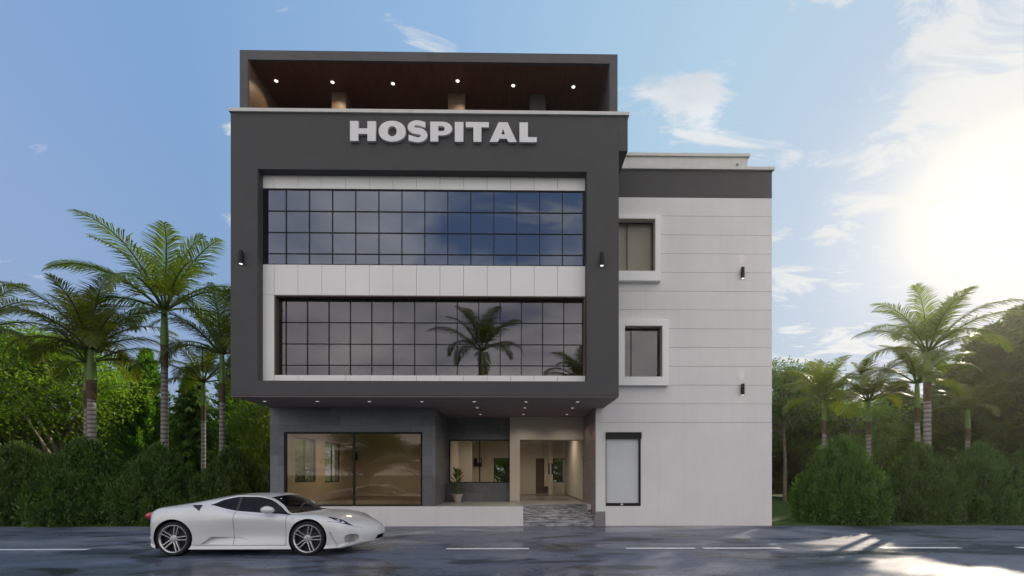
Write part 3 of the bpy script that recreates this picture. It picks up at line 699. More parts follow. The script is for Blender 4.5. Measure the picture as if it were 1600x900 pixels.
def palm_mesh(seed, span, nf=17, lean=0.35):
    """crown of arching feather fronds starting at the origin; span = reach of a frond"""
    rg = np.random.default_rng(seed); P = []
    stem = MB()
    for i in range(nf):
        az_ = i * 2.39996 + rg.uniform(-.2, .2)
        q = (i + .5) / nf                               # 0 inner (upright) .. 1 outer (drooping)
        e0 = R(84 - 66 * q ** 0.9 + rg.uniform(-6, 6)); L = span * rg.uniform(1.0, 1.22) * (0.90 + .2 * math.sin(q * 3.1))
        droop = R(50 + 62 * q + rg.uniform(-12, 12))
        n = 26; tt = np.linspace(0, 1, n)
        el = e0 - droop * tt ** 1.9
        tw = rg.uniform(-.35, .35)
        aa = az_ + tw * tt ** 2
        dx = np.cos(el) * np.cos(aa); dy = np.cos(el) * np.sin(aa); dz = np.sin(el)
        d = np.stack([dx, dy, dz], 1); p = np.concatenate([[[0, 0, 0]], np.cumsum((d[:-1] + d[1:]) / 2 * L / (n - 1), 0)])
        p += np.array([math.cos(az_), math.sin(az_), 0]) * .05
        stem.tube([tuple(x) for x in p[::3]] + [tuple(p[-1])], [max(.006, .040 * span / 2.8 * (1 - .9 * k / 9)) for k in range(len(p[::3]) + 1)], 5)
        m = 62; ts = np.linspace(.17, .995, m)
        idx = ts * (n - 1); i0 = np.minimum(idx.astype(int), n - 2); fr = (idx - i0)[:, None]
        pc = p[i0] * (1 - fr) + p[i0 + 1] * fr; dc = unit(d[i0] * (1 - fr) + d[i0 + 1] * fr)
        side = unit(np.stack([-np.sin(aa[i0]), np.cos(aa[i0]), np.zeros(m)], 1)); upv = np.cross(side, dc); upv *= np.sign(upv[:, 2:3] + 1e-6) if False else 1
        ll = span * .27 * np.clip(np.sin(np.pi * (0.10 + .86 * ts)) ** .75, .22, 1)
        for sg in (-1, 1):
            dirv = unit(side * sg * .82 + dc * (.55 + .45 * ts[:, None]) + upv * (-.30 if q < .3 else -.18) * 1 + rg.normal(size=(m, 3)) * .07)
            if True: dirv = unit(dirv + np.array([0, 0, -.10 - .16 * q]))
            lj = ll * rg.uniform(.82, 1.1, m); W = .032 * span / 2.6
            # two segments: upright half, hanging half
            s2 = unit(np.cross(dirv, upv)) * W / 2
            mid = pc + dirv * (lj * .55)[:, None]; tip = mid + unit(dirv + np.array([0, 0, -.42 - .15 * rg.random()])) * (lj * .5)[:, None]
            V = np.stack([pc - s2 * .6, pc + s2 * .6, mid + s2, mid - s2, tip + s2 * .12, tip - s2 * .12], 1).reshape(-1, 3)
            b = np.arange(m)[:, None] * 6
            P.append((V, np.concatenate([b + [0, 1, 2, 3], b + [3, 2, 4, 5]])))
    V, Q = merge(P)
    sv = np.array(stem.v); sf = [f for f in stem.f if len(f) == 4]
    V2, Q2 = merge([(V, Q), (sv, np.array(sf))])
    return np_mesh('crown', V2, Q2)
palm_meshes = [palm_mesh(11 + k, 2.6, nf) for k, nf in enumerate((18, 16, 20, 15))]
PALMGRP = 'feather palms around the building'
def palm(px, pyc, Y, reach, trunk_px, label, k, rz, green=1.0, lean=0.0, group=PALMGRP):
    """px, pyc: where the fronds leave the crownshaft; reach: frond reach in m; trunk_px: trunk width in the photo"""
    x, zc_ = at(px, pyc, Y); r = trunk_px * Y / F / 2 * .92
    t = thing('palm_tree', label, 'palm tree', (x, Y, 0), rz, group)
    sh = min(zc_ * .3, 1.1 + 9 * r * green); zb = zc_ - sh
    pts = [(lean * (1 - q) * math.cos(-rz), lean * (1 - q) * math.sin(-rz), zb * q) for q in (0, .04, .12, .3, .5, .7, .86, 1)]
    rr = [r * 1.5, r * 1.25, r * 1.08, r, r * .98, r * .95, r * .93, r * .9]
    MB().tube(pts, rr, 14).build('trunk', M['ptrunk'], t, smooth=True)
    q = sh * .38
    MB().tube([(0, 0, zb - .02), (0, 0, zb + q)], [r * .98, r * 1.04], 14).build('old_sheath', M['oldshaft'], t, smooth=True)
    MB().tube([(0, 0, zb + q - .01), (0, 0, zb + q + .25 * (sh - q)), (0, 0, zb + sh * .9), (0, 0, zb + sh + .10)], [r * 1.05, r * 1.08, r * .82, r * .5], 14).build('crownshaft', M['shaft'], t, smooth=True)
    me = palm_meshes[k % 4]
    if not me.materials: me.materials.append(M['palm'])
    c = bpy.data.objects.new('crown', me); COL.objects.link(c); c.parent = t; c.location = (0, 0, zc_ - .03)
    s = reach / 2.6; c.scale = (s, s, s)
    return t
palm(257, 483, 18.0, 3.2, 11, 'tallest palm on the left, with its crown above all others', 0, 0.5)
palm(143, 545, 17.5, 2.65, 13, 'thicker of the twin left palms, with a wide drooping crown', 2, 2.2, lean=.05)
palm(137, 566, 18.1, 2.25, 11, 'slimmer palm standing right behind the thicker left palm', 1, 4.4)
palm(318, 596, 20.0, 2.2, 7.5, 'short thin palm with pale trunk between the tall palm and the facade', 3, 1.0)
palm(347, 552, 18.6, 2.6, 9, 'palm closest to the left edge of the dark facade', 1, 5.6)
palm(-52, 520, 17.0, 2.6, 12, 'leftmost palm, only its frond tips reaching into view', 0, 3.4)
palm(1449, 548, 16.6, 2.35, 11, 'tallest palm on the right, backlit against the bright sky', 0, 3.9)
palm(1433, 598, 17.6, 1.8, 8, 'lower palm leaning against the tallest right palm', 3, 0.4, lean=.1)
palm(1288, 624, 19.5, 1.85, 7, 'small palm nearest to the white wing among the right palms', 2, 1.2)
palm(1357, 626, 19.0, 1.85, 8, 'small palm in the middle of the right group behind the shrubs', 1, 3.0)
palm(1512, 640, 21.0, 1.55, 7, 'small palm in front of the dark conifers on the far right', 3, 5.0)
# palms and trees across the road, seen mirrored in the glass
def vpalm(px, pyc, D, reach, w, label, k, rz):
    x, zc_ = at(px, pyc, D); Y = 2 * YG2 - D
    t = palm(800, pyc, D, reach, w, label, k, rz, group='palms across the road'); t.location = (x, Y, 0); return t
vpalm(752, 548, 30, 3.1, 9, 'tall palm across the road, mirrored in the lower glass band', 3, 2.6)
vpalm(908, 598, 31, 2.6, 9, 'lower palm across the road, mirrored at the right end of the lower glass band', 2, 0.8)

# broadleaf tree, limbs first, leaf clumps at their ends
def broadleaf(seed, Ht, Rad, base, leaf, nclump, per, flat=.8, sig=.42, barkr=.13):
    rg = np.random.default_rng(seed); tr = MB(); P = []
    tr.tube([(0,0,0),(.05,.02,Ht*.25),(-.06,.05,Ht*.55),(.02,-.03,Ht*.86)], [barkr*1.3,barkr,barkr*.62,barkr*.16], 9)
    cz_ = base + (Ht - base) * .5; hz_ = (Ht - base) * .5
    lobes = [(rdir(1)[0], rg.uniform(.12, .32)) for _ in range(7)]
    for i in range(nclump):
        v = rg.normal(size=3); v /= np.linalg.norm(v); r = rg.uniform(.25, 1) ** .42
        for ld, am in lobes: r *= 1 + am * max(0, float(v @ ld)) ** 4 - am * .32
        c = np.array([v[0] * Rad * r, v[1] * Rad * r, cz_ + v[2] * hz_ * r])
        c[:2] *= 1 - .35 * max(0, (c[2] - cz_) / hz_)
        if i % 2 == 0:
            zb = max(base * .55, min(Ht * .8, c[2] - np.hypot(c[0], c[1]) * rg.uniform(.35, .8)))
            m1 = np.array([c[0] * .45, c[1] * .45, zb + (c[2] - zb) * .34]) + rg.normal(size=3) * .12
            b0 = .030 + .034 * rg.random()
            tr.tube([(0, 0, zb), tuple(m1), tuple(c * [.8, .8, 1] + [0, 0, -.05]), tuple(c)], [b0 * 1.6, b0, b0 * .55, b0 * .2], 5)
        n = per; sg = sig * rg.uniform(.7, 1.3)
        o = rg.normal(size=(n, 3)) * [sg, sg, sg * flat * .6]
        d = unit(o * .8 + rg.normal(size=(n, 3)) * .5 + [0, 0, -.12])
        P.append(leaves(c + o, d, rg.normal(size=(n, 3)) * .7 + [0, 0, 1], leaf * rg.uniform(.7, 1.3, n), leaf * .55))
    return tr, np_mesh('crown', *merge(P))
def conifer(seed, Ht, Rad, base=.6, nb=150, spray=.42, up=.25, weep=0.0, per=15, shape=.85):
    rg = np.random.default_rng(seed); tr = MB(); P = []
    tr.tube([(0,0,0),(0.02,0,Ht*.5),(0,0.02,Ht*.99)], [Ht*.017+.05, Ht*.010+.03, .012], 8)
    for i in range(nb):
        q = ((i + rg.random()) / nb); z = base + (Ht - base) * q
        rr = Rad * ((1 - q) ** shape * rg.uniform(.70, 1.15) + .03); a = i * 2.39996 + rg.uniform(-.3, .3)
        m = max(4, int(per * (rr / Rad) ** .6) + 3); ts = np.linspace(.14, 1, m)
        el = up + .25 * q - weep * .5
        hx = np.stack([np.cos(a) * rr * ts, np.sin(a) * rr * ts, z + rr * (np.tan(el) * ts - .10 * np.sin(ts * 3.14) - weep * .35 * ts ** 2)], 1)
        if i % 3 == 0: tr.tube([tuple(hx[0] * [0, 0, 1]), tuple(hx[m // 2]), tuple(hx[-1])], [.028, .018, .006], 4)
        fw = np.array([math.cos(a), math.sin(a), el]); sd = np.array([-math.sin(a), math.cos(a), 0])
        k = 7
        for j in range(k):
            sg = (j - (k - 1) / 2) / ((k - 1) / 2)
            d = unit(fw * .75 + sd * sg * .95 + np.array([0, 0, .28 - weep * 1.5]) + rg.normal(size=(m, 3)) * .22)
            ln = spray * rg.uniform(.6, 1.3, m) * (1.15 - .35 * ts)
            P.append(leaves(hx + rg.normal(size=(m, 3)) * .05, d, rg.normal(size=(m, 3)) * .45 + [0, 0, 1], ln, ln * .30, .04))
    d = unit(rg.normal(size=(14, 3)) * .35 + [0, 0, 1]); P.append(leaves(np.tile([0, 0, Ht - .15], (14, 1)), d, rg.normal(size=(14, 3)), spray * .7, spray * .2))
    return tr, np_mesh('crown', *merge(P))
kinds = {
    'bright': (broadleaf(3, 7.5, 3.5, 1.2, .115, 190, 105, flat=.6, sig=.34), 'leafA', 'palebark'),
    'broad':  (broadleaf(5, 7.0, 3.1, .8, .115, 190, 115, flat=.65, sig=.34), 'leafB', 'bark'),
    'umbrella': (broadleaf(8, 8.0, 2.5, 2.6, .13, 105, 140, flat=.45, sig=.42, barkr=.075), 'leafD', 'bark'),
    'fir':    (conifer(21, 8.0, 2.2, .5, 250, .27, .38, per=20), 'leafC', 'bark'),
    'fir2':   (conifer(22, 8.0, 2.9, .4, 260, .30, .20, shape=.76, per=22), 'leafD', 'bark'),
    'weeping': (conifer(23, 8.0, 2.1, .4, 190, .30, .22, weep=.75, per=22), 'leafC', 'palebark'),
}
protos = {}
def tree(kind, px, pytop, Y, label, cat, wide=1.0, rz=0.0, group=None, at_world=None, height=None):
    (tr, me), lm, bm_ = kinds[kind]
    if at_world: x, Yw = at_world; zt = height
    else: x, zt = at(px, pytop, Y); Yw = Y
    t = thing({'bright':'broadleaf_tree','broad':'broadleaf_tree','umbrella':'pine_tree','fir':'conifer_tree','fir2':'conifer_tree','weeping':'conifer_tree'}[kind], label, cat, (x, Yw, 0), rz, group)
    if kind not in protos:
        if not me.materials: me.materials.append(M[lm])
        o = tr.build('trunk', M[bm_], t, smooth=True, recalc=False)
        protos[kind] = (o.data, me, max(v.co.z for v in me.vertices))
    else:
        o = bpy.data.objects.new('trunk', protos[kind][0]); COL.objects.link(o); o.parent = t
    c = bpy.data.objects.new('crown', me); COL.objects.link(c); c.parent = t
    s = zt / protos[kind][2]; t.scale = (s * wide, s * wide, s)
    return t
LG, RG, BG_ = 'trees behind the left shrubs', 'trees behind the right shrubs', 'trees behind the building'
tree('bright', 95, 512, 22, 'bright green spreading tree with pale forked branches behind the twin left palms', 'tree', 1.0, .4, LG)
tree('broad', -5, 500, 21, 'dense green tree cut by the left edge of the picture', 'tree', .95, 1.9, LG)
tree('fir', 228, 540, 24, 'pointed green conifer just left of the tallest left palm', 'conifer', .95, .3, LG)
tree('weeping', 300, 566, 22.5, 'weeping conifer with hanging sprays behind the thin pale palm', 'conifer', 1.05, 1.0, LG)
tree('fir', 372, 545, 27, 'conifer showing between the palm and the left edge of the facade', 'conifer', 1.15, 2.5, LG)
tree('broad', 420, 610, 24, 'loose leafy tree beside the grey stone corner of the building', 'tree', .9, 4.0, LG)
tree('fir2', 172, 600, 30, 'dark conifer half hidden behind the twin left palms', 'conifer', 1.1, .9, LG)
tree('fir2', 45, 560, 31, 'dark conifer behind the bright spreading tree', 'conifer', 1.2, 2.9, LG)
tree('broad', 262, 640, 33, 'low round tree in the gap behind the two left conifers', 'tree', 1.5, 5.1, LG)
tree('broad', 345, 650, 34, 'low broad tree far behind the weeping conifer', 'tree', 1.5, 3.1, LG)
tree('fir2', -70, 540, 26, 'dark conifer beyond the left edge of the picture', 'conifer', 1.2, 4.1, LG)
tree('broad', 130, 650, 27, 'low leafy tree right behind the twin palm trunks', 'tree', 1.4, 2.0, LG)
tree('broad', 470, 640, 30, 'leafy tree hidden behind the left rear corner of the building', 'tree', 1.2, 1.2, LG)
tree('umbrella', 1226, 556, 27, 'flat topped pine with bare upper limbs next to the white wing', 'pine', 1.0, .2, RG)
tree('umbrella', 1262, 582, 30, 'second flat topped pine, a little lower and further from the wing', 'pine', 1.0, 2.6, RG)
tree('broad', 1240, 606, 33, 'leafy tree behind the flat topped pines beside the wing', 'tree', 1.3, .7, RG)
tree('fir2', 1232, 660, 32, 'low dark conifer at the foot of the flat topped pines', 'conifer', 1.9, 1.1, RG)
tree('broad', 1330, 622, 28, 'round leafy tree behind the two small right palms', 'tree', 1.2, .8, RG)
tree('fir2', 1296, 640, 31, 'broad dark conifer behind the small palm by the wing', 'conifer', 1.5, 3.8, RG)
tree('fir2', 1400, 592, 29, 'dark conifer left of the two tall right palms', 'conifer', 1.25, 5.2, RG)
tree('fir', 1480, 565, 26, 'slim conifer just right of the tallest right palm', 'conifer', 1.35, 2.0, RG)
tree('fir2', 1556, 500, 24, 'big pointed conifer with layered boughs on the right', 'conifer', 1.4, .6, RG)
tree('fir2', 1607, 468, 25.5, 'highest conifer, cut by the right edge of the picture', 'conifer', 1.25, 2.2, RG)
tree('broad', 1450, 640, 33, 'low leafy tree in the gap behind the tall right palms', 'tree', 1.7, 4.4, RG)
tree('fir', 1660, 500, 22, 'conifer just beyond the right edge of the picture', 'conifer', 1.2, 3.3, RG)
tree('fir2', 1520, 560, 30, 'dark conifer filling the space behind the big pointed conifer', 'conifer', 1.5, 1.4, RG)
tree('fir2', 1735, 480, 23, 'conifer well beyond the right edge of the picture', 'conifer', 1.3, 1.7, RG)
for k, (x, y, h, lb) in enumerate(((10.2, 36, 6.5, 'leafy tree far behind the white wing, leftmost of three'), (13.4, 35, 7, 'leafy tree far behind the right end of the white wing'), (16.4, 37, 7, 'leafy tree far behind the lawn beside the white wing'))):
    tree('broad', 0, 0, 0, lb, 'tree', 1.4, k * 2.1, BG_, (x, y), h)
for k, (x, y, h, lb) in enumerate(((-.3, 29, 5.5, 'leafy tree seen through the left rear window of the entrance hall'), (2.9, 28, 5.8, 'leafy tree seen through the right rear window of the entrance hall'), (6.4, 30, 6, 'leafy tree hidden behind the white wing'))):
    tree('broad', 0, 0, 0, lb, 'tree', 1.1, k * 1.7, BG_, (x, y), h)
for k, (x, y, h, kd, lb) in enumerate(((-14.5, -19, 6.6, 'broad', 'leafy tree across the road at the left end of the row'), (-9, -22, 5.2, 'bright', 'bright leafy tree across the road, second of the row'), (-2.5, -20, 7.2, 'broad', 'leafy tree across the road opposite the large shop window'), (3.5, -22, 5.4, 'bright', 'bright leafy tree across the road opposite the entrance'), (9.5, -21, 6, 'fir2', 'conifer across the road opposite the white wing'), (16, -20, 6.4, 'broad', 'leafy tree across the road at the right end of the row'))):
    tree(kd, 0, 0, 0, lb, 'tree', 1.65, k * 1.3, 'trees across the road', (x, y), h)

# clipped arborvitae shrubs along the edge of the road
def shrub_mesh(seed):
    rg = np.random.default_rng(seed); P = []; nc = 185
    lob = [(rg.uniform(0, 6.28), rg.uniform(.15, .9), rg.uniform(-.12, .13)) for _ in range(12)]
    for i in range(nc):
        z = ((i + rg.random()) / nc) ** 1.12; a = i * 2.39996 + rg.uniform(-.4, .4)
        pr = (.86 + .14 * math.sin(min(z / .22, 1) * math.pi / 2)) if z < .22 else max(.02, 1 - ((z - .22) / .78) ** 1.28) ** .88
        r = pr * rg.uniform(.80, 1.04)
        for la, lz, am in lob: r *= 1 + am * math.exp(-((math.cos(a - la) - 1) * 3) ** 2 - ((z - lz) / .16) ** 2)
        c = np.array([math.cos(a) * r, math.sin(a) * r, .03 + z * .93])
        n = 190; od = np.array([math.cos(a), math.sin(a), 0])
        ax_ = unit(od * .62 + np.array([0, 0, .85 + .6 * z]) + rg.normal(size=3) * .18)          # the twig this clump grows on
        tt = rg.random(n); sg = .072
        o = ax_ * ((tt - .55) * .30)[:, None] + rg.normal(size=(n, 3)) * sg * (1.15 - .75 * tt)[:, None]
        d = unit(ax_ * .6 + o * 6 + rg.normal(size=(n, 3)) * .5)
        L = .056 * rg.uniform(.55, 1.4, n)
        P.append(leaves(c + o, d, od + rg.normal(size=(n, 3)) * .6, L, L * .42, .05))
    n = 2600; a = rg.random(n) * 6.283; z = rg.random(n); pr = np.where(z < .22, .86, np.maximum(.02, 1 - (np.clip(z - .22, 0, 1) / .78) ** 1.28) ** .88)
    r = pr * rg.uniform(.45, .86, n); c = np.stack([np.cos(a) * r, np.sin(a) * r, .02 + z * .9], 1)
    P.append(leaves(c, rg.normal(size=(n, 3)) + [0, 0, .6], rg.normal(size=(n, 3)), .13, .07))
    return np_mesh('foliage', *merge(P))
shrubm = [shrub_mesh(31), shrub_mesh(32)]
for m_ in shrubm: m_.materials.append(M['shrub'])
stemm = MB().tube([(0,0,0),(0,0,.5),(0.02,0,.92)], [.05,.035,.008], 6).build('stem', M['bark'], None); stem_data = stemm.data; bpy.data.objects.remove(stemm)
def shrub(px, pytop, wpx, Y, label, k, rz, group):
    x, zt = at(px, pytop, Y)
    t = thing('round_shrub', label, 'shrub', (x, Y, 0), rz, group)
    rw = wpx * Y / F / 2 * .95
    for nm, me in (('foliage', shrubm[k]), ('stem', stem_data)):
        o = bpy.data.objects.new(nm, me); COL.objects.link(o); o.parent = t; o.scale = (rw * .96, rw * .96, zt)
    return t
LS, RS = 'clipped shrubs left of the building', 'clipped shrubs right of the building'
shrub(28, 705, 150, 15.7, 'dark clipped shrub at the left edge of the picture', 0, .4, LS)
shrub(132, 699, 158, 15.6, 'widest dark clipped shrub, under the twin left palms', 1, 1.3, LS)
shrub(247, 707, 132, 15.7, 'dark clipped shrub directly behind the rear of the white car', 0, 2.9, LS)
shrub(362, 711, 126, 15.9, 'dark clipped shrub next to the grey stone corner, behind the car roof', 1, 4.2, LS)
shrub(-80, 700, 150, 15.8, 'dark clipped shrub just beyond the left edge of the picture', 1, 5.2, LS)
shrub(1312, 697, 140, 15.5, 'green clipped shrub nearest to the white wing', 0, 5.0, RS)
shrub(1437, 704, 122, 15.8, 'green clipped shrub under the tallest right palm', 1, .2, RS)
shrub(1530, 705, 124, 15.7, 'green clipped shrub in front of the big right conifer', 0, 1.8, RS)
shrub(1622, 698, 130, 15.4, 'green clipped shrub cut by the right edge of the picture', 1, 3.3, RS)
shrub(1740, 700, 140, 15.6, 'green clipped shrub just beyond the right edge of the picture', 0, 3.9, RS)

# potted plant on the terrace
YPt = 16.35
ppx = ax(714.5, YPt); pw = 8.2 * YPt / F
pt = thing('potted_plant', 'leafy green plant in a tapered beige pot on the terrace beside the dark stone wall', 'potted plant', (ppx, YPt, zP + .001))
ph = 12.5 * YPt / F
M['pot'] = mat('clay_pot', (0.50, 0.43, 0.35), 0.7, 0.1, 8)
M['plantleaf'] = leafmat('plant_leaf', (0.07,0.14,0.02), (0.16,0.20,0.03), .35)
MB().lathe([(pw*.66,0),(pw*.98,ph*.82),(pw*1.1,ph*.84),(pw*1.12,ph),(pw*.98,ph),(pw*.9,ph*.86),(.001,ph*.86)], n=20).build('pot', M['pot'], pt, smooth=True)
V = []; st = MB(); rg = np.random.default_rng(4)
for k in range(22):
    k = k * 12 / 21
    a = k * 4.2; hgt = ph + (.10 + .80 * (k / 12)); el = .35 + .95 * (k / 12)
    c = np.array([math.cos(a) * .03, math.sin(a) * .03, hgt * .8]); d = np.array([math.cos(a) * math.cos(el), math.sin(a) * math.cos(el), math.sin(el)])
    st.tube([(0, 0, ph * .85), tuple(c * [.6, .6, .7]), tuple(c + d * .1)], [.013, .010, .005], 5)
    L = .36 - .08 * abs(k / 12 - .5); W = .115; s = np.cross(d, [0, 0, 1]); s /= np.linalg.norm(s)
    prev = c + d * .08
    row = []
    for j in range(6):
        q = j / 5; dd = unit(d + np.array([0, 0, -.9 * q * q])); prev = prev + dd * L / 5 if j else prev
        wj = W * math.sin(math.pi * (.08 + .9 * q)) ** .8 / 2
        row.append((prev - s * wj, prev + s * wj))
    for j in range(5): V += [row[j][0], row[j][1], row[j+1][1], row[j+1][0]]
V = np.array(V); link('leaves', np_mesh('leaves', V, np.arange(len(V)).reshape(-1, 4)), M['plantleaf'], pt)
st.build('stem', M['shaft'], pt)
# ------------------------------------------------------------------ sports car
def paintmat():
    m, t, out = new_mat('car_paint'); p = t.n('ShaderNodeBsdfPrincipled'); t.l(p, 0, out, 0)
    tc = t.n('ShaderNodeTexCoord').outputs['Object']
    t.nt.links.new(t.ramp(t.noise(tc, 2, 4), [(0.3, (.62,.615,.62)), (0.7, (.67,.665,.67))]), p.inputs['Base Color'])
    p.inputs['Roughness'].default_value = .32; p.inputs['Coat Weight'].default_value = .8; p.inputs['Coat Roughness'].default_value = .03
    return m
M['paint_car'] = paintmat()
M['gap'] = mat('panel_gap', (0.05, 0.05, 0.052), .8, .05)
M['tyre'] = mat('tyre_rubber', (0.014, 0.014, 0.015), .75, .2, 20, spec=.3)
M['rim'] = mat('rim_alloy', (0.55, 0.54, 0.56), .28, .05, 5, metal=.85)
M['rimdark'] = mat('rim_inside', (0.014, 0.014, 0.018), .6, .1, 5)
M['trimdark'] = mat('dark_trim', (0.018, 0.018, 0.02), .55, .2, 8)
M['red'] = mat('red_lamp', (0.50, 0.012, 0.012), .15, .1, 8, coat=.6)
M['lampglass'] = mat('lamp_dark', (0.03, 0.035, 0.05), .12, .2, 12, coat=.8)
M['chrome'] = mat('chrome', (0.75, 0.75, 0.78), .12, .05, 5, metal=1)
M['cabin'] = mat('cabin_trim', (0.17, 0.12, 0.075), .7, .15, 5)
M['seat'] = mat('seat_leather', (0.30, 0.19, 0.11), .5, .1, 6)
M['carglass'] = glass('car_side_glass', (0.10, 0.12, 0.18), 0.02, (.6,.75,1))
M['screen'] = glass('car_windscreen', (0.78, 0.76, 0.70), 0.02, (.75,.85,1))
def pchip(tab):
    xs = np.array([a for a, _ in tab], float); ys = np.array([b for _, b in tab], float)
    h = np.diff(xs); dl = np.diff(ys) / h; n = len(xs); dd = np.zeros(n)
    for i in range(1, n - 1):
        if dl[i-1] * dl[i] > 0:
            w1, w2 = 2*h[i] + h[i-1], h[i] + 2*h[i-1]; dd[i] = (w1 + w2) / (w1/dl[i-1] + w2/dl[i])
    dd[0], dd[-1] = dl[0], dl[-1]
    def f(x):
        x = np.clip(np.asarray(x, float), xs[0], xs[-1]); i = np.clip(np.searchsorted(xs, x, 'right') - 1, 0, n - 2)
        t = (x - xs[i]) / h[i]
        return (ys[i]*(1+2*t)*(1-t)**2 + h[i]*dd[i]*t*(1-t)**2 + ys[i+1]*t*t*(3-2*t) + h[i]*dd[i+1]*t*t*(t-1))
    return f
ROW = [  # (y table, z table) from the underside to the roof centre, x runs from the rear axle forwards
 (((-.80,0),(3.78,0)), ((-.80,.25),(-.5,.16),(0,.13),(2.6,.13),(3.35,.15),(3.62,.18),(3.78,.22))),
 (((-.80,.64),(-.62,.84),(-.3,.88),(0,.89),(2.6,.87),(3.0,.87),(3.35,.84),(3.62,.74),(3.78,.58)), ((-.80,.245),(-.45,.15),(0,.115),(2.6,.11),(3.0,.12),(3.35,.135),(3.62,.17),(3.78,.215))),
 (((-.80,.72),(-.62,.91),(-.3,.95),(0,.96),(.6,.945),(2.0,.93),(2.6,.945),(3.0,.935),(3.35,.90),(3.62,.80),(3.78,.64)), ((-.80,.32),(-.45,.235),(0,.20),(2.6,.20),(3.35,.225),(3.62,.255),(3.78,.28))),
 (((-.80,.75),(-.62,.93),(-.3,.965),(0,.975),(.6,.945),(1.3,.885),(2.0,.895),(2.6,.96),(3.0,.95),(3.35,.915),(3.62,.82),(3.78,.66)), ((-.80,.49),(-.4,.43),(.4,.39),(2.6,.39),(3.35,.38),(3.62,.365),(3.78,.36))),
 (((-.80,.75),(-.62,.93),(-.3,.968),(0,.98),(.6,.962),(1.3,.935),(2.0,.925),(2.6,.955),(3.0,.94),(3.35,.90),(3.62,.79),(3.78,.63)), ((-.80,.66),(-.4,.71),(0,.735),(1,.72),(2,.68),(2.6,.665),(3.0,.61),(3.35,.545),(3.62,.485),(3.78,.44))),
 (((-.80,.71),(-.62,.82),(-.3,.86),(0,.88),(.4,.875),(.62,.865),(.85,.87),(1.15,.885),(1.7,.885),(2.2,.875),(2.6,.865),(3.0,.85),(3.35,.80),(3.62,.69),(3.78,.54)), ((-.80,.80),(-.4,.885),(0,.915),(.4,.92),(.62,.905),(.85,.87),(1.15,.825),(1.45,.80),(1.7,.79),(2.2,.765),(2.6,.775),(3.0,.72),(3.35,.635),(3.62,.545),(3.78,.475))),
 (((-.80,.64),(-.62,.69),(-.3,.735),(0,.755),(.4,.76),(.62,.765),(.85,.79),(1.15,.805),(1.45,.815),(1.7,.815),(1.95,.805),(2.2,.785),(2.6,.71),(3.0,.68),(3.35,.62),(3.62,.52),(3.78,.40)), ((-.80,.835),(-.4,.93),(0,.962),(.4,.985),(.62,.985),(.85,.935),(1.15,.875),(1.45,.85),(1.7,.832),(1.95,.815),(2.2,.792),(2.6,.80),(3.0,.745),(3.35,.66),(3.62,.57),(3.78,.49))),
 (((-.80,.48),(-.4,.58),(0,.65),(.4,.70),(.62,.752),(.85,.69),(1.15,.635),(1.45,.62),(1.68,.635),(1.95,.70),(2.2,.772),(2.6,.56),(3.0,.5),(3.35,.44),(3.62,.35),(3.78,.23)), ((-.80,.845),(-.4,.938),(0,.985),(.4,1.02),(.62,.998),(.85,1.088),(1.15,1.142),(1.45,1.138),(1.68,1.095),(1.95,.955),(2.2,.800),(2.6,.80),(3.0,.752),(3.35,.67),(3.62,.58),(3.78,.497))),
 (((-.80,.3),(-.4,.40),(0,.5),(.4,.55),(.62,.585),(.85,.57),(1.15,.56),(1.45,.555),(1.68,.58),(1.95,.65),(2.2,.728),(2.6,.38),(3.0,.33),(3.35,.28),(3.62,.22),(3.78,.14)), ((-.80,.855),(-.4,.945),(0,1.0),(.4,1.06),(.62,1.092),(.85,1.135),(1.15,1.172),(1.45,1.165),(1.68,1.125),(1.95,.985),(2.2,.815),(2.6,.80),(3.0,.76),(3.35,.68),(3.62,.59),(3.78,.503))),
 (((-.80,0),(3.78,0)), ((-.80,.86),(-.4,.95),(0,1.02),(.4,1.105),(.62,1.148),(.85,1.178),(1.15,1.198),(1.45,1.19),(1.68,1.155),(1.95,.995),(2.2,.835),(2.6,.805),(3.0,.77),(3.35,.69),(3.62,.60),(3.78,.508))),
]
RY = [pchip(a) for a, _ in ROW]; RZ = [pchip(b) for _, b in ROW]
bul = pchip(((-.80,.30),(-.62,.16),(-.3,0),(2.9,0),(3.3,.10),(3.62,.34),(3.78,.55)))      # plan curvature of the ends
scr = pchip(((-.8,0),(1.45,0),(1.68,.10),(1.95,.17),(2.2,.26),(2.6,.0),(3.78,0)))         # forward bow of the windscreen
def csurf(s, r):
    """surface point for station s and row coordinate r (0..9), near side (y < 0)"""
    i = int(min(max(math.floor(r), 0), 8)); q = r - i; pts = []
    for j in (i - 1, i, i + 1, i + 2):
        if j < 0: pts.append((-float(RY[1](s)), float(RZ[1](s)) if False else float(RZ[0](s))))
        elif j > 9: pts.append((-float(RY[8](s)), float(RZ[8](s))))
        else: pts.append((float(RY[j](s)), float(RZ[j](s))))
    T = .5 if 0 < i else .25
    def cr(a, b, c, d):
        m1, m2 = T * (c - a), T * (d - b)
        return b*(2*q**3-3*q*q+1) + m1*(q**3-2*q*q+q) + c*(-2*q**3+3*q*q) + m2*(q**3-q*q)
    y = cr(*[p[0] for p in pts]); z = cr(*[p[1] for p in pts])
    wy = max(0., 1 - (abs(y) / .74) ** 2)
    x = s - bul(s) * (1 if s > 1 else -1) * (y / .9) ** 2 + (scr(s) * wy if r >= 7 else 0)
    return Vector((float(x), -y, z))
keys = [-.80,-.62,-.4,-.15,.15,.4,.62,.85,1.15,1.45,1.68,1.95,2.2,2.6,3.0,3.35,3.62,3.78]
SS = []
for a, b in zip(keys[:-1], keys[1:]):
    n = max(3, int((b - a) / .045)); SS += list(np.linspace(a, b, n, endpoint=False))
SS.append(3.78); NR = 6; RR = [k / NR for k in range(9 * NR + 1)]
near = [[csurf(s, r) for r in RR] for s in SS]
bm = bmesh.new(); grid = []
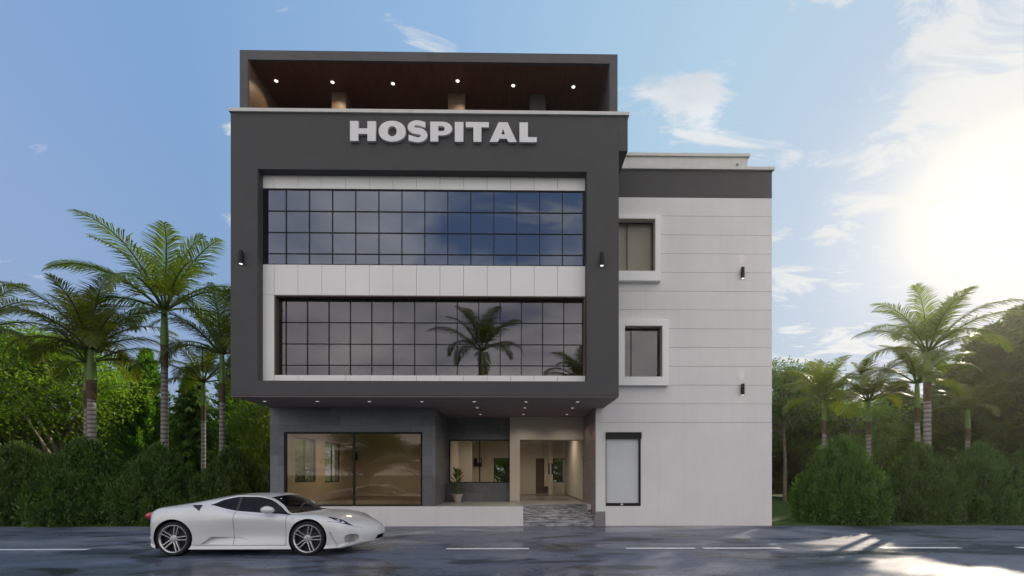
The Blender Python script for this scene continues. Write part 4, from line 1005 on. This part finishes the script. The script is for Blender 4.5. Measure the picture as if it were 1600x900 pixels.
for col in near:
    L = [bm.verts.new(p) for p in col]
    Rr = [L[0]] + [bm.verts.new((p.x, -p.y, p.z)) for p in col[1:-1]] + [L[-1]]
    grid.append((L, Rr))
MAT_PAINT, MAT_SIDE, MAT_SCREEN, MAT_DOOR = 0, 1, 2, 3
def cls(s, r):
    if 6 < r < 7 and .62 < s < 2.2: return MAT_SIDE
    if r > 8 and 1.68 < s < 2.2: return MAT_SCREEN
    if 2 < r < 6 and 1.15 < s < 2.2: return MAT_DOOR
    return MAT_PAINT
for i in range(len(SS) - 1):
    for j in range(len(RR) - 1):
        mi = cls((SS[i] + SS[i+1]) / 2, (RR[j] + RR[j+1]) / 2)
        for sd in (0, 1):
            a, b, c, d = grid[i][sd][j], grid[i+1][sd][j], grid[i+1][sd][j+1], grid[i][sd][j+1]
            f = bm.faces.new((a, b, c, d)); f.material_index = mi
for gi, sgn in ((0, -1), (-1, 1)):        # rounded front and rear faces
    L, Rr = grid[gi]; NC = 14; rows_ = []; s_ = SS[gi]; zlo, zhi = L[0].co.z, L[-1].co.z
    for j in range(len(L)):
        if j in (0, len(L) - 1): rows_.append([L[j]] * (NC + 1)); continue
        yj = L[j].co.y; row_ = [L[j]]; q_ = (L[j].co.z - zlo) / (zhi - zlo)
        for k in range(1, NC):
            w_ = 1 - 2 * k / NC; yy = yj * w_
            xx = s_ - sgn * float(bul(s_)) * (yy / .9) ** 2 + sgn * .05 * (1 - w_ * w_) * math.sin(math.pi * min(max(q_, 0), 1))
            row_.append(bm.verts.new((xx, yy, L[j].co.z)))
        row_.append(Rr[j]); rows_.append(row_)
    for j in range(len(L) - 1):
        for k in range(NC):
            vs_ = []
            for v_ in (rows_[j][k], rows_[j][k+1], rows_[j+1][k+1], rows_[j+1][k]):
                if v_ not in vs_: vs_.append(v_)
            if len(vs_) > 2: bm.faces.new(vs_)
bmesh.ops.recalc_face_normals(bm, faces=bm.faces)
me = bpy.data.meshes.new('body'); bm.to_mesh(me); bm.free()
for nm in ('paint_car', 'carglass', 'screen', 'paint_car', 'trimdark'): me.materials.append(M[nm])
tmpo = bpy.data.objects.new('tmp', me); COL.objects.link(tmpo)
WR, TR = .375, .335
cut = []
def cutter(mb_, mat_i):
    me_ = bpy.data.meshes.new('c'); me_.from_pydata(mb_.v, [], mb_.f)
    b = bmesh.new(); b.from_mesh(me_); bmesh.ops.recalc_face_normals(b, faces=b.faces); b.to_mesh(me_); b.free()
    for nm in ('paint_car', 'carglass', 'screen', 'paint_car', 'trimdark'): me_.materials.append(M[nm])
    me_.polygons.foreach_set('material_index', [mat_i] * len(me_.polygons))
    o = bpy.data.objects.new('c', me_); COL.objects.link(o); cut.append(o)
def hull(pts, mat_i):
    b = bmesh.new()
    for p in pts: b.verts.new(p)
    bmesh.ops.convex_hull(b, input=b.verts)
    bmesh.ops.delete(b, geom=[v for v in b.verts if not v.link_faces], context='VERTS')
    b.verts.index_update(); mb_ = MB(); mb_.v = [tuple(v.co) for v in b.verts]; mb_.f = [tuple(v.index for v in f.verts) for f in b.faces]; b.free(); cutter(mb_, mat_i)
for sg in (-1, 1):
    for xw in (0, 2.6):
        cutter(MB().lathe([(WR + .006, 0), (WR, .50 * sg)], (xw, .62 * sg, TR + .01), 40, axis='y'), 4)
    # side scoop behind the door
    o_ = 1.10 * sg
    hull([(.53, o_, .225), (.70, o_, .375), (1.95, o_, .355), (1.95, o_, .262), (.53, .90*sg, .225), (.72, .845*sg, .37), (1.95, .935*sg, .352), (1.95, .935*sg, .266)], 0)
    # relief behind the front bumper
    hull([(2.99, o_, .455), (3.05, o_, .47), (3.20, o_, .15), (2.99, o_, .15), (2.99, .96*sg, .455), (3.06, .905*sg, .46), (3.20, .865*sg, .165), (2.99, .955*sg, .16)], 0)
    # front intakes
    ell_ = MB(); n1_, n2_ = 18, 10
    c_ = csurf(3.70, 3.0); c2_ = csurf(3.74, 3.0); c3_ = csurf(3.62, 3.0); c_ = Vector((c_.x, -c_.y * sg, .315)); ex = Vector((c3_.x - c2_.x, -(c3_.y - c2_.y) * sg, 0)).normalized(); en = Vector((abs(ex.y), abs(ex.x) * sg, 0)).normalized()
    pr = []
    for k in range(n1_):
        a_ = 2 * math.pi * k / n1_; ca, sa = math.cos(a_), math.sin(a_)
        u_ = .185 * math.copysign(abs(ca) ** .7, ca); v_ = .10 * math.copysign(abs(sa) ** .7, sa)
        pr.append((u_, v_ * (1 if v_ < 0 else 1.0)))
    pts = []
    for u_, v_ in pr: pts += [c_ + ex * u_ * 1.05 + en * .3 + Vector((0, 0, v_ * 1.05)), c_ + ex * u_ * .72 - en * .26 + Vector((0, 0, v_ * .7))]
    hull(pts, 0)
hull([Vector(p) for p in ((3.66,-.28,.235),(3.66,.28,.235),(3.66,-.24,.32),(3.66,.24,.32),(4.0,-.34,.235),(4.0,.34,.235),(4.0,-.28,.335),(4.0,.28,.335))], 4)
for o in cut:
    md = tmpo.modifiers.new('b', 'BOOLEAN'); md.operation = 'DIFFERENCE'; md.solver = 'EXACT'; md.object = o
dg = bpy.context.evaluated_depsgraph_get(); full = bpy.data.meshes.new_from_object(tmpo.evaluated_get(dg))
for o in cut + [tmpo]: bpy.data.objects.remove(o)
# place: nearest wheel faces at 9.13 m; rear axle under photo column 273.8
YCAR = 10.08
car = thing('sports_car', 'low white two door sports car with double spoke wheels parked before the building', 'car', (ax(272.2, 9.16), YCAR, .004))
def split(name, mi, m, parent, side=None):
    b = bmesh.new(); b.from_mesh(full)
    dele = [f for f in b.faces if f.material_index not in mi or (side is not None and f.calc_center_median().y * side < 0)]
    bmesh.ops.delete(b, geom=dele, context='FACES')
    me_ = bpy.data.meshes.new(name); 
    if len(mi) == 1:
        for f in b.faces: f.material_index = 0
    else:
        for f in b.faces: f.material_index = 1 if f.material_index == 4 else 0
    b.to_mesh(me_); b.free()
    o = link(name, me_, m, parent)
    if len(mi) > 1: me_.materials.append(M['trimdark'])
    smooth_mesh(me_, 32); return o
split('body', (0, 4), M['paint_car'], car)
doors = [split('door', (3,), M['paint_car'], car, sd) for sd in (-1, 1)]
wins = [split('side_window', (1,), M['carglass'], car, sd) for sd in (-1, 1)]
split('windscreen', (2,), M['screen'], car)
def on(s, r, off, sg=-1):
    e = .012; p = csurf(s, r); t1 = csurf(s + e, r) - csurf(s - e, r); t2 = csurf(s, min(9, r + e)) - csurf(s, max(0, r - e))
    n = t1.cross(t2).normalized()
    if n.y > 0 and abs(n.y) > .15: n = -n
    elif abs(n.y) <= .15 and n.z < 0: n = -n
    q = p + n * off
    return Vector((q.x, q.y if sg < 0 else -q.y, q.z))
def strip(path, wdt, name, m, parent, off=.0015, sgs=(-1, 1)):
    """thin line lying on the body along (s, r) points"""
    for sg in sgs:
        o = MB(); P = [on(s, r, off, sg) for s, r in path]; Q = []
        for i, p in enumerate(P):
            d = (P[min(i+1, len(P)-1)] - P[max(i-1, 0)]).normalized()
            s, r = path[i]; n = (on(s, r, .05, sg) - on(s, r, 0, sg)).normalized(); b = d.cross(n).normalized() * wdt / 2
            Q += [p - b, p + b]
        for i in range(len(P) - 1): o.f.append((2*i, 2*i+1, 2*i+3, 2*i+2))
        o.v = [tuple(q) for q in Q]; o.build(name, m, parent)
def seg(a, b, n=16): return [(a[0] + (b[0]-a[0]) * k / (n-1), a[1] + (b[1]-a[1]) * k / (n-1)) for k in range(n)]
strip(seg((1.15, 5.98), (1.15, 2.06), 24), .007, 'panel_gap', M['gap'], car)
strip(seg((2.17, 5.98), (2.17, 2.06), 24), .007, 'panel_gap', M['gap'], car)
strip(seg((1.15, 2.02), (2.17, 2.02), 24), .007, 'panel_gap', M['gap'], car)
strip(seg((.42, 2.02), (1.15, 2.02), 12) , .005, 'panel_gap', M['gap'], car)
strip(seg((2.96, 4.35), (3.745, 5.2), 30), .006, 'panel_gap', M['gap'], car)
strip(seg((-.79, 3.9), (-.40, 3.75), 10), .006, 'panel_gap', M['gap'], car)
strip(seg((1.15, 6.02), (1.15, 6.98), 12), .05, 'window_pillar', M['trimdark'], car, .002)
strip(seg((.64, 6.0), (2.2, 6.0), 40), .012, 'window_seal', M['trimdark'], car, .002)
strip(seg((1.70, 8.05), (2.19, 8.05), 14), .014, 'screen_seal', M['trimdark'], car, .002)
strip(seg((2.205, 8.0), (2.205, 8.99), 16), .03, 'cowl_strip', M['trimdark'], car, .003)
def patch(poly, name, m, parent, off=.004, sgs=(-1, 1), nsub=7):
    """panel lying on the body, outlined by two edges given as lists of (s, r)"""
    for sg in sgs:
        lo, hi = poly; o = MB(); n = len(lo)
        for k in range(n):
            for q in range(nsub + 1):
                w_ = q / nsub; s = lo[k][0] * (1 - w_) + hi[k][0] * w_; r = lo[k][1] * (1 - w_) + hi[k][1] * w_
                o.v.append(tuple(on(s, r, off * (1 + .0 * math.sin(math.pi * w_)), sg)))
        for k in range(n - 1):
            for q in range(nsub): a = k * (nsub + 1) + q; o.f.append((a, a + 1, a + nsub + 2, a + nsub + 1))
        ob = o.build(name, m, parent, smooth=True); yield ob
hl0 = [(2.95, 5.25), (3.06, 5.02), (3.20, 4.86), (3.34, 4.82), (3.48, 4.86), (3.60, 5.0)]
hl1 = [(2.965, 5.48), (3.09, 5.56), (3.23, 5.50), (3.36, 5.38), (3.49, 5.22), (3.605, 5.04)]
for o, sg in zip(list(patch((hl0, hl1), 'headlight', M['lampglass'], car)), (-1, 1)):
    for s, r, rd in ((3.20, 5.16, .05), (3.33, 5.08, .036)):
        p = on(s, r, .005, sg); q_ = MB().lathe([(rd, 0), (rd * .8, .006), (.001, .010)], n=16).build('lamp', M['chrome'], o, smooth=True); q_.location = p; q_.rotation_euler = (on(s, r, .1, sg) - on(s, r, 0, sg)).to_track_quat('Z', 'Y').to_euler()
    p = on(3.03, 5.22, .005, sg); q_ = MB().lathe([(.02, 0), (.001, .006)], n=12).build('turn_signal', M['red'], o, smooth=True); q_.location = p; q_.rotation_euler = (on(3.03, 5.22, .1, sg) - on(3.03, 5.22, 0, sg)).to_track_quat('Z', 'Y').to_euler()
for o in patch(([(.25, 5.95), (.28, 5.65), (.35, 5.2), (.46, 4.72)], [(.44, 5.98), (.465, 5.7), (.475, 5.25), (.48, 4.75)]), 'air_intake', M['trimdark'], car, .005): pass
# crest-sized fender mark
p = on(2.30, 4.35, .003); MB().lathe([(.021, 0), (.019, .004), (.001, .005)], n=12, axis='y').build('fender_badge', M['lightjoint'], car).location = p
# tail lamps, exhaust
for sg in (-1, 1):
    for k in (0, 1):
        o = MB().lathe([(.001, -.075), (.052, -.068), (.070, -.04), (.072, .06), (.001, .06)], n=22).build('tail_lamp', M['red'], car, smooth=True); o.rotation_euler = (0, R(78), sg * R(0) if sg > 0 else 0); o.location = (-.645 - .03 * k, sg * (.665 - .165 * k), .765)
    o = MB().lathe([(.040, 0), (.044, -.02), (.044, .2)], n=16).build('exhaust_tip', M['chrome'], car, smooth=True); o.rotation_euler = (0, R(90), 0); o.location = (-.70, sg * .55, .30)
# mirrors
for sg in (-1, 1):
    o = MB(); n = 12; prof = []
    for k in range(9):
        q = k / 8; prof.append((max(.002, .085 * math.sin(math.pi * (.04 + .92 * q)) ** .55), q))
    for r_, q in prof:
        for j in range(n):
            a = 2 * math.pi * j / n; o.v.append((1.95 - .23 * q + .10 * 0 + .03 * math.cos(a) * 0 + r_ * math.cos(a) * .0 + .0, sg * (.95 + r_ * math.cos(a) * 1.05 + .035 * q), .895 + .01 * q + r_ * math.sin(a) * (.9)))
    for k in range(8):
        for j in range(n): a, b = k*n + j, k*n + (j+1) % n; o.f.append((a, b, b+n, a+n))
    o.f.append(tuple(range(n))); o.f.append(tuple(range(8*n, 9*n)))
    mo = o.build('wing_mirror', M['paint_car'], car, smooth=True)
    MB().tube([(1.93, sg * .78, .845), (1.90, sg * .86, .87), (1.87, sg * .91, .885)], [.022, .016, .018], 8).build('mirror_arm', M['trimdark'], mo, smooth=True)
# wheels
def wheel_parts(sg):
    ty = MB().lathe([(.262, .118), (.285, .128), (.318, .122), (.333, .10), (.335, .06), (.335, -.06), (.333, -.10), (.318, -.122), (.262, -.118)], n=48, axis='y', caps=False)
    rim = MB().lathe([(.262, .10), (.276, .122), (.268, .124), (.252, .112), (.246, .095)], n=48, axis='y', caps=False)
    for k in range(5):
        a0 = R(90 + 14 + 72 * k)
        for da in (-1, 1):
            # one slender spoke of each pair, tapering from the hub to the rim
            pin = (.058, .024 * da); pou = (.252, .036 * da); wi, wo = .0140, .0160
            def rot(u, v, yy): return (u * math.cos(a0) - v * math.sin(a0), yy, u * math.sin(a0) + v * math.cos(a0))
            vs = []
            for (u, v), w_, y0, y1 in ((pin, wi * 1.5, .060, .096), ((.155, .030 * da), wi, .066, .108), (pou, wo, .080, .118)):
                vs += [rot(u, v - w_, y0), rot(u, v + w_, y0), rot(u, v + w_ * .6, y1), rot(u, v - w_ * .6, y1)]
            fs = []
            for b in (0, 4): fs += [(b, b+1, b+5, b+4), (b+1, b+2, b+6, b+5), (b+2, b+3, b+7, b+6), (b+3, b, b+4, b+7)]
            fs += [(3, 2, 1, 0), (8, 9, 10, 11)]
            rim.add(vs, fs)
    rim.lathe([(.074, .05), (.072, .092), (.05, .100), (.036, .100)], n=20, axis='y', caps=False)
    cap = MB().lathe([(.036, .098), (.033, .108), (.001, .110)], n=18, axis='y')
    for k in range(5):
        a = R(90 + 50 + 72 * k); cap.lathe([(.010, .095), (.009, .108), (.001, .109)], (.055 * math.cos(a), 0, .055 * math.sin(a)), 8, axis='y')
    disc = MB().lathe([(.250, .108), (.240, .05), (.238, -.10)], n=40, axis='y', caps=False).lathe([(.235, .01), (.235, .03), (.12, .034), (.10, .05), (.001, .05)], n=32, axis='y')
    return ty, rim, cap, disc
for xw in (0, 2.6):
    for sg in (-1, 1):
        ty, rim, cap, disc = wheel_parts(sg)
        w_ = rim.build('wheel', M['rim'], car, smooth=True); w_.location = (xw, sg * .838, TR)
        if sg < 0: w_.rotation_euler = (0, 0, R(180))
        ty.build('tyre', M['tyre'], w_, smooth=True); cap.build('hub_cap', M['rim'], w_, smooth=True); disc.build('brake_disc', M['rimdark'], w_, smooth=True)
# cabin seen through the glass
ib = MB(); ib.wall(.80, 2.36, .30, .36, -.70, .70)
ib.box(.78, .84, -.70, .70, .36, .98)
cab = ib.build('cabin', M['cabin'], car)
d_ = MB(); d_.tube([(2.20, -.66, .70), (2.22, 0, .72), (2.20, .66, .70)], [.09, .10, .09], 10).build('dashboard', M['cabin'], cab, smooth=True)
for sg in (-1, 1):
    s_ = MB(); s_.tube([(1.55, sg*.36, .46), (1.22, sg*.36, .44)], [.2, .22], 10); s_.tube([(1.17, sg*.36, .46), (1.05, sg*.36, .74), (.98, sg*.36, .95)], [.2, .19, .11], 10)
    s_.build('seat', M['seat'], cab, smooth=True)
st_ = MB(); n = 28; ctr = Vector((1.93, .36, .80)); u_ = Vector((0, 1, 0)); v_ = Vector((.38, 0, .92)).normalized()
ring_ = [ctr + u_ * math.cos(2*math.pi*k/n) * .175 + v_ * math.sin(2*math.pi*k/n) * .175 for k in range(n + 1)]
st_.tube(ring_, .016, 7, False)
for a in (0, 180, 270): st_.tube([ctr, ctr + u_ * math.cos(R(a)) * .17 + v_ * math.sin(R(a)) * .17], [.028, .014], 6)
st_.build('steering_wheel', M['cabin'], cab, smooth=True)
# ------------------------------------------------------------------ sky and sun
SUN_AZ, SUN_EL = R(47.5), R(22)
sdir = Vector((math.sin(SUN_AZ) * math.cos(SUN_EL), math.cos(SUN_AZ) * math.cos(SUN_EL), math.sin(SUN_EL)))
sl = bpy.data.lights.new('sun', 'SUN'); sl.energy = 2.0; sl.angle = R(.6); sl.color = (1, .86, .68)
so = bpy.data.objects.new('sun', sl); COL.objects.link(so); so.location = sdir * 60
so.rotation_euler = (-sdir).to_track_quat('-Z', 'Y').to_euler()
w = bpy.data.worlds.new('World'); scene.world = w; w.use_nodes = True
w.node_tree.nodes.clear(); t = NT(w.node_tree)
out = t.n('ShaderNodeOutputWorld'); bg = t.n('ShaderNodeBackground'); bg.inputs[1].default_value = 0.1; t.l(bg, 0, out, 0)
sky = t.n('ShaderNodeTexSky', sky_type='NISHITA'); sky.sun_disc = False; sky.sun_elevation = SUN_EL; sky.sun_rotation = SUN_AZ
sky.altitude = 50; sky.air_density = 1.0; sky.dust_density = 0.7; sky.ozone_density = 1.5
d = t.n('ShaderNodeTexCoord').outputs['Generated']
nrm = t.n('ShaderNodeVectorMath', operation='NORMALIZE'); t.nt.links.new(d, nrm.inputs[0]); d = nrm.outputs[0]
sp = t.n('ShaderNodeSeparateXYZ'); t.nt.links.new(d, sp.inputs[0])
zz = t.math('ADD', t.math('MAXIMUM', sp.outputs[2], 0.0), 0.16)
cb = t.n('ShaderNodeCombineXYZ')
t.nt.links.new(t.math('DIVIDE', sp.outputs[0], zz), cb.inputs[0]); t.nt.links.new(t.math('DIVIDE', sp.outputs[1], zz), cb.inputs[1])
uv = cb.outputs[0]
v1 = t.mapping(uv, (0.75, 1.5, 1), (0, 0, R(-48)), (2.3, 0.6, 0))
n1 = t.noise(v1, 4.6, 12, 0.62, 0.5)
n2 = t.noise(t.mapping(uv, (1, 1, 1), (0,0,0), (4.0, 7.0, 0)), 1.25, 3, 0.5)
dot = t.n('ShaderNodeVectorMath', operation='DOT_PRODUCT'); t.nt.links.new(d, dot.inputs[0]); dot.inputs[1].default_value = sdir
dt = t.math('MAXIMUM', dot.outputs['Value'], 0.0)
xpos = t.math('MULTIPLY', sp.outputs[0], 0.105)
dens = t.math('ADD', t.math('ADD', t.math('MULTIPLY', n1, .75), t.math('MULTIPLY', n2, .34)), xpos)
cm = t.ramp(dens, [(0.604, (0,)), (0.668, (1,))])
shade = t.ramp(t.noise(v1, 4.5, 6, .6), [(0.3, (0.0,)), (0.7, (1.0,))])
hz = t.math('POWER', t.math('SUBTRACT', 1.0, t.math('MAXIMUM', sp.outputs[2], 0.0)), 3.6)
air = t.ramp(dt, [(0.0, (.26,.40,.68)), (.30, (.21,.375,.65)), (.65, (.30,.49,.74)), (.90, (.43,.62,.78)), (.97, (.47,.60,.75)), (.990, (.58,.67,.76)), (1.0, (.88,.84,.74))])
sc = t.n('ShaderNodeVectorMath', operation='SCALE'); t.nt.links.new(air, sc.inputs[0]); sc.inputs[3].default_value = 5.0
base = t.mixc(.975, sky.outputs[0], sc.outputs[0])
base = t.mixc(t.math('MULTIPLY', hz, .85), base, (1.95, 2.15, 2.7))
core = t.math('POWER', dt, 260.0); glow = t.math('POWER', dt, 20.0)
base = t.mixc(t.math('MULTIPLY', core, .8), base, (6.4, 5.8, 4.6))
ccol = t.mixc(shade, (2.9, 3.1, 3.5), (4.1, 4.25, 4.4))
ccol = t.mixc(glow, ccol, (4.0, 4.0, 3.9))
fin = t.mixc(t.math('MULTIPLY', cm, .92), base, ccol)
# cloud bank away from the sun, made extra bright to light the front walls
away = t.math('MULTIPLY', sp.outputs[1], -1.0)
gap = t.n('ShaderNodeVectorMath', operation='DOT_PRODUCT'); t.nt.links.new(d, gap.inputs[0]); gap.inputs[1].default_value = Vector((0.0, -.89, .45)).normalized()
gp_ = t.math('MULTIPLY', t.math('POWER', t.math('MAXIMUM', gap.outputs['Value'], 0.0), 30.0), -.95)
nb = t.noise(t.mapping(uv, (1.0, 1.3, 1), (0,0,R(25)), (0.3, 2.0, 0)), 1.3, 8, .58, .3)
bm = t.ramp(t.math('ADD', t.math('ADD', away, t.math('MULTIPLY', t.math('SUBTRACT', nb, .5), 1.6)), gp_), [(0.05, (0,)), (0.35, (1,))])
bc = t.mixc(t.ramp(t.noise(t.mapping(uv, (1.3, 1.3, 1), (0,0,R(20)), (1.0, 3.0, 0)), 1.4, 8, .6, .3), [(0.32, (0,)), (0.66, (1,))]), (3.7, 3.8, 4.2), (8.9, 8.3, 7.7))
fin = t.mixc(t.math('MULTIPLY', bm, .92), fin, bc)
t.nt.links.new(fin, bg.inputs[0])
scene.view_settings.view_transform = 'Standard'; scene.view_settings.look = 'None'
scene.view_settings.exposure = 1.0; scene.view_settings.gamma = 1.0
scene.render.engine = 'CYCLES'
cy = scene.cycles
cy.use_denoising = True; cy.max_bounces = 10; cy.transparent_max_bounces = 16; cy.diffuse_bounces = 5; cy.glossy_bounces = 5
cy.sample_clamp_indirect = 6; cy.caustics_reflective = False; cy.caustics_refractive = False

# added thin volume round the whole place, imitating lens bloom near the sun
hm, ht, ho = new_mat('added_haze'); hv = ht.n('ShaderNodeVolumePrincipled'); hv.inputs['Color'].default_value = (1, .97, .92, 1)
hv.inputs['Density'].default_value = 0.0006; hv.inputs['Anisotropy'].default_value = 0.78
ht.nt.links.new(hv.outputs[0], ho.inputs['Volume'])
hz_o = MB().box(-650, 650, -650, 650, -1.0, 18.0).build('added_haze', hm); tag(hz_o, 'added thin veil of air imitating the lens glow towards the low sun', 'added_haze', kind='stuff')
cy.volume_bounces = 0
